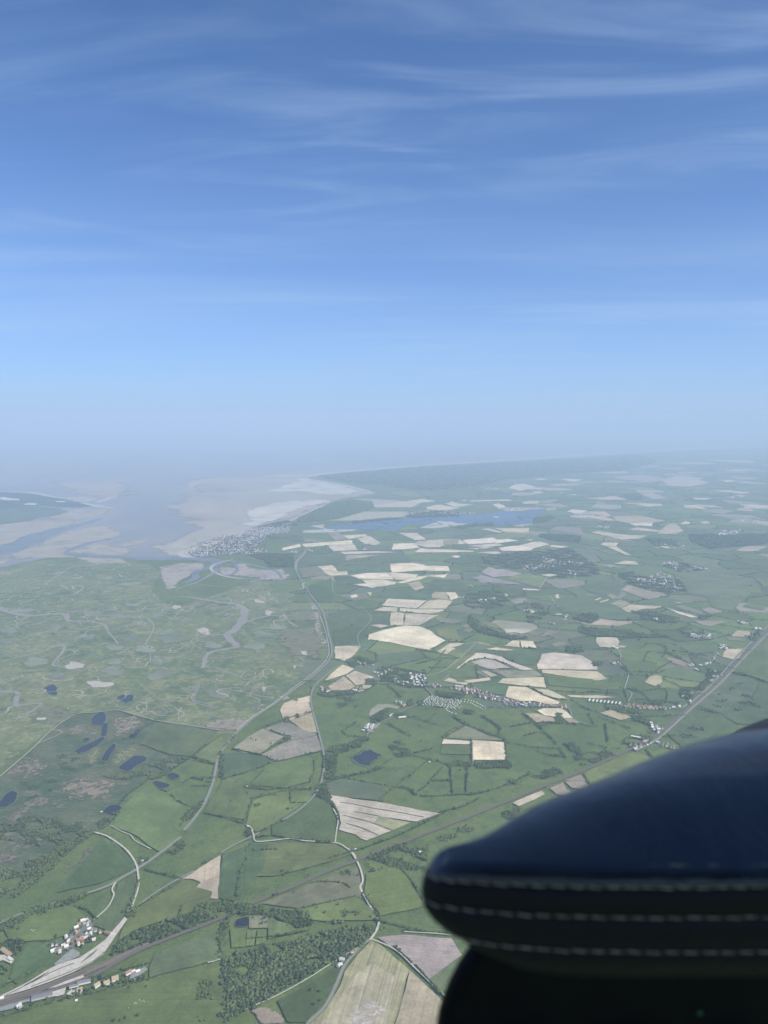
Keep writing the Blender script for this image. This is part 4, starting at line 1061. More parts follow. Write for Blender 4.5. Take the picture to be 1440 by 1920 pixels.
def hedge_blobs(p, h=2.6, wdt=3.0, gap=0.06, tree=0.05):
    n = len(p); keep = rng.uniform(size=n) > gap
    # longer gaps
    k = np.convolve(rng.uniform(size=n + 4), np.ones(5) / 5, 'valid'); keep &= k > 0.30
    p = p[keep]; n = len(p)
    if n == 0: return np.zeros((0, 3)), np.zeros((0, 3))
    r = wdt * rng.uniform(.7, 1.25, n); hh = h * rng.uniform(.75, 1.3, n)
    tr = rng.uniform(size=n) < tree; r = np.where(tr, r * rng.uniform(1.3, 1.9, n), r); hh = np.where(tr, hh * rng.uniform(1.5, 2.4, n), hh)
    C = np.stack([p[:, 0] + rng.normal(0, .7, n), p[:, 1] + rng.normal(0, .7, n), HZ + hh * .55], 1)
    return C, np.stack([r * 1.15, r, hh * .8], 1)

# ---- hedges one can follow between the near fields, each a thing of its own
HEDGES = '''
q4 between the ploughed plots and the small road: 300,340 420,370 520,390 600,430 650,440 850,390 970,360 | 530,380 610,320 690,290 740,255 | 530,185 700,120 890,65 | 590,205 690,245
q4 in the pastures beside the main road: 230,570 400,520 520,480 600,440 | 530,510 460,590 410,625 | 390,630 560,650 640,640 760,640 900,650 | 440,720 530,700 640,690 | 455,725 420,830 390,900 | 85,825 250,860 380,900 | 915,430 915,500 890,590 | 735,640 740,760 | 740,750 860,750 | 0,555 150,600 | 0,620 140,620 | 0,400 90,440 170,450 | 10,405 100,325 230,240 | 240,330 270,300 330,240 | 560,690 700,660 900,640
q4 along the chalk track and the country lane: 510,975 600,925 700,880 | 680,1010 860,1030 | 1100,880 1090,810 1050,750 | 1000,600 1100,565 1300,520 1440,480 | 1000,360 1130,320 1300,250 | 480,1010 600,995 690,1010 | 930,1040 1060,1045
M around the meadows below the caravan park: 10,410 50,450 160,465 210,470 | 20,410 130,340 | 390,350 590,460 | 620,310 700,330 800,360 | 740,320 800,270 | 940,285 1040,350 1150,400 1370,470 | 1170,285 1300,350 1350,400 1320,440 1230,440 | 1060,365 940,400 860,470 | 620,600 780,560 | 610,620 720,650 900,690 | 390,35 460,80 500,130 | 200,80 300,20 | 0,215 90,110 | 580,800 700,690 760,640 | 0,790 240,760 440,640 | 1098,490 1103,680 | 1380,490 1400,670 | 640,290 560,300 | 90,640 200,570 | 340,625 240,700
L between the meadows north of the railway: 0,110 120,100 400,40 | 120,110 400,160 600,190 760,210 830,270 1000,280 1440,250 | 610,200 720,110 850,20 | 860,230 960,150 1080,0 | 1160,130 970,130 | 1060,440 1300,370 1440,300 | 0,880 300,790 700,640 1100,440 | 430,330 510,280 600,210 | 1160,0 1180,250 | 1320,0 1310,240
q6 beside the fields around the railway crossing: 0,185 100,125 | 250,150 210,250 190,370 | 620,290 760,290 830,320 | 520,450 680,410 860,370 | 1110,210 1180,290 1240,400 | 905,355 960,440 1000,510 | 100,590 100,720 | 1075,655 1200,765 1345,925 | 290,110 410,105 | 1130,560 1300,572 1400,582 | 960,500 1130,540 1260,570 | 250,610 450,590 600,560
I along the ditch south of the station: 0,1285 200,1235 500,1155 900,1055 1440,925 | 0,1000 120,940 300,860 | 1440,760 1200,830 1000,900
G among the pastures by the straight railway: 20,680 60,760 | 100,700 350,800 | 0,910 160,950 | 400,560 740,590 | 600,400 740,460 770,500 | 420,500 620,480 640,560 | 370,340 560,350 620,330 | 560,120 640,160 600,230 | 690,180 820,190 960,215 | 800,270 640,190 | 270,300 340,350 | 1150,350 1300,380 1440,430 | 880,640 1050,680 | 480,960 510,1010 | 600,860 700,850 | 150,760 170,900 | 350,620 520,770 | 0,500 250,520 | 300,490 330,570
H between the pale fields of the farming village: 0,280 90,260 180,230 240,160 | 180,235 340,240 | 100,310 250,310 | 280,90 200,130 140,160 | 950,330 1010,370 1040,470 | 900,460 1000,520 1100,555 1200,570 | 1000,800 940,740 850,680 | 300,700 430,780 700,880 | 230,860 380,780 | 530,690 640,770 670,820 640,850 | 750,780 910,750 | 980,750 1080,745 1200,760 1440,780 | 540,235 620,248 700,275 820,325 | 350,315 420,265 500,238 | 1060,490 1300,510 1440,500 | 1230,560 1360,640 1440,660 | 0,170 150,190 240,210 | 640,320 760,318 | 860,155 950,158
q2 in the meadows beyond the pale square field: 390,190 480,260 600,380 | 140,210 250,270 250,330 | 0,230 150,310 280,350 290,370 450,400 620,410 | 320,275 450,250 | 400,330 520,310 600,380 | 500,270 620,250 740,260 | 650,380 740,400 750,440 | 430,560 500,590 600,560 | 0,690 100,690 250,650 430,570 | 760,570 830,660 | 1150,410 1200,480 | 620,410 660,470 | 480,420 560,450 650,460
q3 along the ditches of the wet meadows: 1320,340 1240,410 1100,500 | 1090,410 1220,430 1380,460 | 1180,580 1240,550 1390,550 | 1010,620 1090,650 1140,700 1240,745 | 760,790 700,850 600,900 | 940,570 830,650 770,720 | 1000,180 900,240 800,300 | 1160,860 1250,750 1310,700
q5 between the pastures behind the station hamlet: 930,180 1130,230 1170,240 | 1140,500 1170,410 | 880,425 1000,355 1170,255 | 890,260 840,420 | 560,330 400,385 | 480,420 560,440 620,500
'''
ORD = 'first second third fourth fifth sixth seventh eighth ninth tenth eleventh twelfth thirteenth fourteenth fifteenth sixteenth seventeenth eighteenth nineteenth twentieth'.split() + ['twenty-' + x for x in 'first second third fourth fifth'.split()]
for ln in HEDGES.strip().splitlines():
    head, body = ln.split(': ')
    view, where = head.split(' ', 1)
    lines = sorted((W(view, s) for s in body.split(' | ')), key=lambda w: sum(toPix(*p)[0] for p in w) / len(w))
    k = 0
    for w in lines:
        dist = math.hypot(*w[0]); wd = 3.0 if dist < 5000 else 4.2
        C, S = hedge_blobs(along(w, wd * 1.1), 3.0 if wd < 4 else 4.2, wd, 0.12, 0.15)
        if len(C) < 3: continue
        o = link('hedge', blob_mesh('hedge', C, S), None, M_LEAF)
        tag(o, ORD[k] + ' dark hedge from the left ' + where, 'hedge', 'hedges ' + where); k += 1
# ---- hedges of the far patchwork, past counting
Cs, Ss = [], []
CLEAR = [V(h[0], s) for h, s in rows(FIELDS)]
CLEAR = [(c, np.min(c, 0), np.max(c, 0)) for c in CLEAR]
for a, b in edges:
    if random.random() < 0.22: continue
    d = math.hypot(*a); wd = 3.2 + d / 5500
    p = along([a, b], wd * 2.2)
    pp = toPix_np(p); bad = np.zeros(len(p), bool); lo, hi = pp.min(0), pp.max(0)
    for c, cl, ch in CLEAR:
        if cl[0] > hi[0] or ch[0] < lo[0] or cl[1] > hi[1] or ch[1] < lo[1]: continue
        bad |= inside_np(pp, c)
    if bad.all(): continue
    C, S = hedge_blobs(p[~bad], 3.0 + d / 9000, wd, 0.12, 0.06); Cs.append(C); Ss.append(S)
Cs, Ss = np.concatenate(Cs), np.concatenate(Ss)
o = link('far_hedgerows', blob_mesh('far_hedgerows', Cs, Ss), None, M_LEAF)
tag(o, 'mass of far hedgerows between the small fields of the plain', None, None, 'stuff')

# ---- woods: every clump of the mass is leaf geometry
WOODS = '''
K 6.5 1 0.95 : 150,430 260,390 520,340 700,290 1000,200 1370,165 1300,300 1050,440 900,520 620,670 450,780 340,840 160,930 190,700 160,560
K 5.5 0 0.9 : 500,80 560,30 740,60 900,150 740,180 520,90
K 5.5 1 0.35 : 560,20 1000,30 1300,60 1360,120 1000,150 900,140 740,60
K 6 0 0.9 : -60,-10 200,-20 480,10 520,80 250,70 190,105 150,60 0,100 -60,110
q5 6 0 0.95 : 700,740 760,650 900,570 1300,450 1440,380 1440,470 1200,570 900,670
J 5.5 0 0.95 : 880,420 900,440 700,590 540,740 430,830 200,1020 90,1060 140,1000 250,880 420,720 500,640 560,580 720,500
J 5 1 0.5 : -20,800 250,720 430,650 480,600 540,640 300,820 150,950 0,1060
I 5.5 0 0.9 : -20,440 100,340 250,260 500,200 830,95 850,120 600,210 300,310 100,420 -20,480
I 6 0 0.8 : -20,620 40,560 200,540 260,580 150,700 100,640 -20,640
I 5 0 0.6 : -20,760 60,800 80,860 -20,880
I 5.5 0 0.85 : 1190,260 1250,215 1320,240 1290,310 1220,320
I 4.5 0 0.45 : 560,1120 850,960 1180,880 1440,900 1200,990 900,1050
I 4.5 0 0.8 : 850,900 900,890 910,950 860,980
I 4.5 0 0.8 : 960,900 1000,880 1010,990 970,985
I 4.5 0 0.8 : 1050,900 1090,880 1090,950 1060,960
I 4.5 0 0.8 : 1150,890 1200,860 1210,940 1160,960
I 4.5 0 0.30 : 470,640 640,500 760,340 880,340 1000,470 800,600
K 5 0 0.75 : 100,330 130,200 190,90 230,120 180,230 150,360 130,420
K 5.5 0 0.5 : -40,600 60,580 60,900 -40,930
M 5 0 0.95 : 1110,680 1260,672 1400,670 1440,700 1440,730 1150,725
M 5 0 0.9 : 880,690 960,670 1100,680 1100,712 900,715
M 5 0 0.95 : 250,300 340,240 390,230 400,290 340,340 260,340
M 5 0 0.9 : 430,280 500,255 545,280 480,310
M 3.8 0 0.6 : 400,540 480,480 540,540 610,620 480,640
M 5 0 0.8 : 650,160 700,150 700,190 650,200
M 5 0 0.8 : 560,150 600,140 610,190 560,200
M 4.5 0 0.85 : 800,80 870,90 1040,100 1040,140 880,135 790,115
M 5 0 0.9 : 1030,230 1120,245 1130,275 1040,265
M 4 0 0.3 : 690,160 960,140 1000,200 880,240 700,200
M 4.5 0 0.85 : 20,530 130,510 220,460 240,490 160,520 60,580 0,600
M 5 0 0.9 : 250,735 310,715 340,725 290,760
q1 5 0 0.85 : 210,820 260,770 420,740 520,700 500,770 320,800 300,900 290,1010 200,1030
q1 5 0 0.8 : 370,90 460,50 520,60 620,100 560,110 430,130
q1 5 0 0.5 : 620,130 800,140 800,220 640,210
q1 5 0 0.7 : 640,200 720,190 730,250 660,250
q1 5 0 0.7 : 150,330 300,335 460,320 520,330 420,360 240,375 160,360
q1 5 0 0.35 : 280,380 460,380 460,460 320,460
q1 5.5 0 0.9 : 530,230 600,235 620,270 540,280
q1 4.5 0 0.5 : 720,140 1000,160 1040,300 860,300 720,250
q1 5 0 0.5 : 1080,320 1140,330 1300,360 1310,400 1140,390
q4 5 0 0.95 : 930,620 1000,600 1040,720 1080,790 1010,740 940,700
q4 5 0 0.95 : 695,245 730,240 740,275 700,285
q4 5 0 0.9 : 400,945 445,945 455,1005 410,1010
q4 4.5 0 0.8 : 440,615 520,620 530,650 450,645
q4 5 0 0.9 : 695,110 725,108 730,140 700,150
q4 5 0 0.95 : 780,85 800,82 800,110 782,115
q4 4.5 0 0.7 : 475,755 510,755 512,780 480,780
q4 4.5 0 0.6 : 710,790 760,790 755,805 715,805
q4 5 0 0.8 : 200,370 225,360 235,560 215,560
L 5.5 0 0.55 : 330,900 500,800 900,700 960,780 900,1000 650,980 400,1010
L 5 1 0.4 : 950,700 1300,560 1440,520 1440,600 1100,720
L 5 0 0.6 : 80,1010 190,1005 200,1045 110,1045
q2 5 0 0.9 : 500,560 600,530 640,560 520,600
q2 5 0 0.7 : 640,375 740,380 760,450 700,430
q2 5 0 0.45 : 700,450 1000,400 960,470 760,520
q2 5 0 0.9 : 590,215 605,190 640,200 640,250 595,245
q2 5 0 0.7 : 310,600 370,590 360,630 310,630
q2 5 0 0.5 : 260,780 320,755 400,790 330,850 270,850
q2 5 0 0.5 : 1000,380 1060,340 1200,300 1180,360 1040,410
q3 4.5 1 0.55 : -20,850 200,800 600,850 800,740 720,830 560,930 330,1000 -20,940
q3 4.5 1 0.5 : 640,540 880,500 1100,410 1220,430 960,560 760,560
q3 4.5 0 0.9 : 940,560 1010,520 1110,500 1030,550
q3 4.5 0 0.3 : 330,420 460,380 560,470 420,540
q3 4 0 0.25 : 130,560 400,560 330,640 170,700
q3 4.5 0 0.8 : 1150,830 1200,770 1300,700 1300,740 1220,820 1160,850
q3 4.5 0 0.7 : 1060,1010 1150,960 1200,980 1130,1050
q5 5 0 0.5 : 900,100 960,90 980,160 910,150
G 6 0 0.8 : -20,15 300,25 500,45 720,65 500,75 320,70 60,60
G 5.5 0 0.8 : 860,480 960,400 960,320 1080,340 1000,380 920,500
G 5.5 0 0.75 : 160,630 300,615 420,660 520,760 600,800 420,740 330,700
G 5.5 0 0.7 : 390,570 620,575 740,600 600,610 450,600
G 5.5 0 0.4 : 300,880 480,860 520,900 330,960
G 5.5 0 0.5 : 320,470 400,480 420,510 340,500
G 5.5 0 0.25 : 1150,480 1300,500 1330,640 1180,660
G 5.5 0 0.2 : 700,820 900,760 940,860 740,900
G 5.5 0 0.3 : 1330,560 1440,600 1440,680 1330,660
G 5.5 0 0.15 : 900,620 1250,400 1300,540 1000,660
G 5.5 0 0.85 : 40,270 100,262 150,285 60,296
G 5.5 0 0.7 : 1140,350 1220,345 1300,375 1200,370
G 5.5 0 0.7 : 730,520 800,570 850,540 840,500 900,490 780,450
E 7 0 0.9 : 100,640 200,740 330,790 450,830 640,850 500,870 300,830 150,790 90,720
E 7 0 0.9 : 1010,685 1090,637 1240,630 1260,688 1170,722 1090,698
E 7 0 0.85 : 1090,750 1300,770 1440,780 1440,830 1200,830 1090,800
E 7 0 0.5 : 200,120 500,90 1000,40 1250,200 1280,290 900,310 700,250 500,230 240,180
E 7 0 0.5 : 40,460 250,420 380,420 450,520 380,570 200,600 60,560
E 7 0 0.4 : 600,500 760,560 800,700 620,740
E 7 0 0.8 : 980,930 1090,920 1130,970 980,990
F 7 0 0.5 : 160,170 250,150 440,200 700,220 760,320 500,330 240,240
F 7 0 0.7 : 280,480 500,490 700,540 660,600 420,560
F 7 0 0.8 : -20,640 300,640 340,700 100,700
F 7 0 0.4 : 540,90 700,70 960,130 700,160
F 7 0 0.5 : 700,620 900,640 900,700 740,700
F 7 0 0.7 : 860,520 960,520 930,550 870,550
F 7 0 0.6 : 1260,700 1400,640 1330,740
A 7 0 0.7 : 690,340 860,380 1100,380 1110,500 900,500 840,440 700,390
A 7 0 0.8 : 870,215 1000,235 1130,210 1100,240 900,250
A 7 0 0.22 : 200,330 500,220 700,190 860,270 850,380 400,390
A 7 0 0.9 : 780,140 900,110 1050,80 1150,120 1000,140
B 9 0 0.95 : 0,440 160,370 330,300 480,275 650,290 680,340 560,390 350,450 0,480
B 8 0 0.9 : 480,475 800,440 940,445 700,465 500,488
B 8 0 0.6 : 950,420 1200,380 1440,380 1440,420 1000,440
C 9 0 0.8 : 240,575 560,545 560,570 430,570 300,600
C 9 0 0.9 : 905,500 1050,485 1090,500 1000,540 905,550
C 9 0 0.8 : 950,640 1100,640 1300,660 1290,710 1100,700 960,670
C 9 0 0.7 : 480,835 650,810 800,790 900,790 640,860 500,880
D 10 0 0.8 : 850,650 1440,650 1440,720 1000,760 860,700
D 10 0 0.7 : 350,350 480,345 500,390 400,390
D 9 0 0.7 : 520,680 720,690 800,740 600,740
P 34 0 0.95 : 600,893 700,884 800,876 950,868 1080,862 1200,853 1230,866 1180,880 1060,888 960,898 880,912 800,920 720,912 650,903
'''
near_trees = []
for ln in WOODS.strip().splitlines():
    head, s = ln.split(' : '); view, sp, leaf, dens = head.split(); sp = float(sp) * (0.74 if view[0] in 'KIJqML' else 0.9); dens = float(dens); big_wood = view == 'K' and sp > 4.7 and dens > 0.9
    poly = W(view, s); P_ = np.array(poly); x0, y0 = P_.min(0); x1, y1 = P_.max(0)
    nx, ny = int((x1 - x0) / sp) + 1, int((y1 - y0) / sp) + 1
    if nx * ny > 60000: k = math.sqrt(nx * ny / 60000); sp *= k; nx, ny = int(nx / k), int(ny / k)
    gx, gy = np.meshgrid(x0 + np.arange(nx) * sp, y0 + np.arange(ny) * sp)
    q = np.stack([gx.ravel(), gy.ravel()], 1) + rng.uniform(-1.0, 1.0, (nx * ny, 2)) * sp
    # density varies in patches so that clearings open
    wob = 0.5 + 0.28 * np.sin(q[:, 0] / (sp*5.3) + 1.7 * np.sin(q[:, 1] / (sp*7.1))) + 0.28 * np.sin(q[:, 1] / (sp*4.1) + q[:, 0] / (sp*9.7))
    q = q[(rng.uniform(size=len(q)) < dens) & (wob > (1 - dens) * 0.9)]
    q = q[inside_np(q + rng.normal(0, sp * 1.1, q.shape), poly)]
    if len(q) < 2: continue
    n = len(q); r = sp * np.clip(rng.lognormal(-.42, .38, n), .3, 1.7); hh = np.minimum(sp, 12) * rng.uniform(.6, 1.3, n) * np.clip(r / sp / .7, .6, 1.5)
    if leaf == '1' or sp < 7: near_trees += [(q[i, 0], q[i, 1], r[i], hh[i], view, leaf) for i in range(n) if big_wood and rng.uniform() < 0.15]
    C = np.stack([q[:, 0], q[:, 1], HZ + hh * .5], 1); S = np.stack([r, r, hh * .62], 1)
    ti = np.clip(0.48 + 0.30 * np.sin(q[:, 0] / 31 + np.sin(q[:, 1] / 17)) * np.sin(q[:, 1] / 43) + rng.normal(0, .30, n), 0, 1)
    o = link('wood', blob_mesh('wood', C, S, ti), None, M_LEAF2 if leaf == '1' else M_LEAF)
    tag(o, 'dense dark wood whose crowns merge into one mass', None, None, 'stuff')
# ---- single trees that stand out: tapered trunk, limbs and a crown of many clumps
def tree_proto():
    root = bpy.data.objects.new('tree', None); COL.objects.link(root)
    vs, fs = [], []
    def limb(p0, p1, r0, r1):
        b = len(vs); d = Vector(p1) - Vector(p0); q = d.to_track_quat('Z', 'Y')
        for p, r in ((p0, r0), (p1, r1)):
            for k in range(5): vs.append(Vector(p) + q @ Vector((r * math.cos(k*1.2566), r * math.sin(k*1.2566), 0)))
        for k in range(5): fs.append([b + k, b + (k+1) % 5, b + 5 + (k+1) % 5, b + 5 + k])
    limb((0, 0, -1), (0.1, 0, 4.5), .42, .26)
    for k in range(4):
        a = k * 1.6 + random.uniform(-.3, .3); limb((0.1, 0, random.uniform(2.6, 4.2)), (2.1 * math.cos(a), 2.1 * math.sin(a), random.uniform(5.5, 7.5)), .18, .07)
    link('trunk', mesh('trunk', vs, fs), root, M_BARK)
    C, S = [], []
    for k in range(17):
        a = random.uniform(0, 6.28); rr = random.uniform(.4, 2.9); z = random.uniform(3.4, 8.6)
        if z > 7.2: rr *= .6
        C.append((rr * math.cos(a), rr * math.sin(a), z)); u = random.uniform(.9, 1.8); S.append((u, u * random.uniform(.8, 1.1), u * random.uniform(.7, 1.0)))
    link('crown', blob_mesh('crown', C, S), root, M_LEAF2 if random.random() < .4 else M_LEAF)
    return root
protos = [tree_proto() for _ in range(6)]
used = [False] * 6
def place_tree(x, y, s, label, group):
    k = random.randrange(6); src = protos[k]
    if used[k]:
        r = src.copy(); COL.objects.link(r)
        for ch in src.children:
            c = ch.copy(); COL.objects.link(c); c.parent = r
    else: r = src; used[k] = True
    r.location = (x, y, HZ); r.rotation_euler = (0, 0, random.uniform(0, 6.28)); r.scale = (s, s, s * random.uniform(.85, 1.15))
    tag(r, label, 'tree', group)
SINGLES = '''
standing alone in the pasture beside the station hamlet;I: 190,440 135,430 540,525 440,570 100,545 60,580 200,560
scattered in the rough meadow beside the railway crossing;q6: 470,250 580,215 515,355 880,470 820,235 800,490 870,480 640,440 690,470 760,420 590,260 400,370 420,360 1010,220 450,230 480,240
around the ruined farm plots north of the railway;L: 720,850 800,900 860,870 760,950 840,940 690,900 560,870 480,900
along the pasture hedges near the lake-shaped pond;M: 660,385 670,510 720,240 540,340 640,300 790,355 820,770 1000,760 860,700 60,720 150,160 200,180 110,150
at the edge of the ploughed plots beside the dyke road;q4: 600,330 590,310 690,240 720,275 945,240 850,385 880,395 590,410 640,440 480,290 905,60
in the meadow south of the station;I: 1240,1010 1420,1010 1200,1310 1170,1330 1330,1290 1100,1340 760,1060 870,1040
between the houses in the row south of the station;I: 870,930 890,960 985,930 1000,960 1065,900 1080,930 1180,900 1190,930 1380,900 1350,930 590,1130 640,1110 460,1130 520,1140 240,1220 330,1180
in the gardens around the white roofs of the station hamlet;I: 640,560 720,500 700,470 790,430 850,470 880,520 930,510 950,540 840,570 800,620 620,580 590,600 690,600 880,560 480,610 520,630
beside the garden plots with the small pond;K: 200,120 180,160 170,200 150,260 140,330 300,70 240,80 730,160 740,190 600,90 560,95 470,120 495,110 400,110 480,150 500,140
on the field edge by the white farmhouse;K: 930,490 950,500 1050,470 1150,400 1190,400 1130,420 1060,440 1160,430 720,620 760,600 660,650 860,680 920,700 880,800 930,770
near the bend of the chalk track;q6: 880,260 900,390 970,470 1000,520 1020,560 930,370 860,190 620,55 560,50 500,55 1090,660 1110,680 1180,745
by the main road and its side lane;q4: 210,530 220,480 225,420 300,290 460,280 440,270 330,600 420,685 290,740 500,765 730,800 540,1110 640,1110 400,1120 430,1080 450,1060
'''
n_tree = 0
for ln in SINGLES.strip().splitlines():
    head, s = ln.split(': '); where, view = head.split(';')
    for x, y in W(view, s):
        place_tree(x + random.uniform(-3, 3), y + random.uniform(-3, 3), random.uniform(.8, 1.35), 'round green tree ' + where, 'trees ' + where); n_tree += 1
random.shuffle(near_trees)
near_trees.sort(key=lambda t_: -t_[3])
for x, y, r, hh, vw, lf in near_trees[:290 - n_tree]:
    place_tree(x, y, min(1.15, max(.75, hh / 7.0)), 'tall crown rising out of the big wood beside the striped field', 'tall crowns of the big wood'); n_tree += 1
# ================================================================== houses, sheds, caravans, cattle
def m_wall(name, cols):
    t = NT(name); oi = t.new('ObjectInfo'); p = t.coord('Object')
    cr = t.new('ValToRGB'); cr.color_ramp.interpolation = 'CONSTANT'
    while len(cr.color_ramp.elements) < len(cols): cr.color_ramp.elements.new(0.5)
    for i, c in enumerate(cols): cr.color_ramp.elements[i].position = i / len(cols); cr.color_ramp.elements[i].color = c + (1,)
    t.l.new(oi.outputs['Random'], cr.inputs[0])
    f = t.noise(p, 0.8, 4, .6)
    return t.done(t.scale(cr.outputs[0], t.ramp(f, .2, .8, .85, 1.12)))
M_WALL = m_wall('rendered house wall', [(.72, .70, .65), (.62, .57, .48), (.75, .74, .72), (.40, .24, .17), (.66, .62, .55), (.55, .50, .44)])
M_ROOF = m_wall('house roof', [(.13, .135, .15), (.26, .16, .12), (.20, .14, .12), (.30, .30, .31), (.30, .19, .14), (.17, .16, .16), (.52, .50, .47)])
M_PALEROOF = m_wall('pale sheet roof', [(.60, .60, .59), (.44, .45, .46), (.66, .65, .61)])
M_REDROOF = m_color('red tile roof', (.32, .165, .115), .25, 1/1.2)
M_TANROOF = m_color('ochre tile roof', (.38, .29, .20), .2, 1/1.2)
M_SLATE = m_color('slate grey roof', (.17, .18, .20), .18, 1/1.5)
M_WHITE = m_color('white panel', (.68, .67, .64), .06, 1/2)
M_OCHREWALL = m_color('ochre boards', (.40, .30, .15), .2, 1/1.5)
M_GLASS = m_color('dark window glass', (.03, .04, .05), .1, 1, .15, .5)

def house_meshes(L, Wd, he, hr):
    a, b = L / 2, Wd / 2
    wv = [(-a,-b,-1),(a,-b,-1),(a,b,-1),(-a,b,-1),(-a,-b,he),(a,-b,he),(a,b,he),(-a,b,he),(-a,0,hr-.1),(a,0,hr-.1)]
    walls = mesh('walls', wv, [[0,1,5,4],[2,3,7,6],[1,2,6,9,5],[3,0,4,8,7]])
    e, o, t = .55, .5, .28
    sl = (hr - he) / b; zl = he - e * sl
    rv = []
    for x in (-a - o, a + o):
        rv += [(x, -b - e, zl), (x, 0, hr), (x, b + e, zl), (x, b + e, zl + t), (x, 0, hr + t), (x, -b - e, zl + t)]
    roof = mesh('roof', rv, [[0,1,2,3,4,5][::-1],[6,7,8,9,10,11],[0,6,11,5],[5,11,10,4],[4,10,9,3],[3,9,8,2],[1,7,6,0],[2,8,7,1]])
    cx = a * .62
    cv = [(cx-.5, -.4, hr-.6),(cx+.5,-.4,hr-.6),(cx+.5,.4,hr-.6),(cx-.5,.4,hr-.6),(cx-.5,-.4,hr+1.3),(cx+.5,-.4,hr+1.3),(cx+.5,.4,hr+1.3),(cx-.5,.4,hr+1.3)]
    chim = mesh('chimney', cv, [[0,1,5,4],[1,2,6,5],[2,3,7,6],[3,0,4,7],[4,5,6,7]])
    return walls, roof, chim
KINDS_H = {}
def house_kind(key, dims, wall, roof):
    w, r, c = house_meshes(*dims); w.materials.append(wall); r.materials.append(roof); c.materials.append(wall); KINDS_H[key] = (w, r, c)
house_kind('a', (12, 8.5, 4.2, 8.0), M_WALL, M_ROOF)
house_kind('b', (15, 9, 5.2, 9.4), M_WALL, M_ROOF)
house_kind('c', (10, 8, 3.6, 7.2), M_WALL, M_ROOF)
house_kind('l', (24, 9, 4.0, 7.6), M_WALL, M_ROOF)
house_kind('w', (13, 9, 3.6, 6.6), M_WHITE, M_PALEROOF)
house_kind('r', (13, 9, 4.4, 8.2), M_WALL, M_REDROOF)
house_kind('t', (13, 9.5, 4.4, 8.6), M_WHITE, M_TANROOF)
house_kind('s', (30, 9.5, 5.0, 9.0), M_WHITE, M_SLATE)
house_kind('B', (46, 16, 5.5, 9.0), M_WALL, M_PALEROOF)
HG = Z0 + ZR
n_house = 0
def house(x, y, rot, kind, s, label, group=None, cat='house', name='house'):
    global n_house
    w, r, c = KINDS_H[kind]
    root = bpy.data.objects.new(name, None); COL.objects.link(root)
    root.location = (x, y, HG); root.rotation_euler = (0, 0, rot); root.scale = (s * random.uniform(.9, 1.2), s, s * random.uniform(.9, 1.1))
    link('walls', w, root); ro = link('roof', r, root)
    if kind not in 'wB': link('chimney', c, ro)
    tag(root, label, cat, group); n_house += 1
def road_angle(w):
    return math.atan2(w[1][1] - w[0][1], w[1][0] - w[0][0])
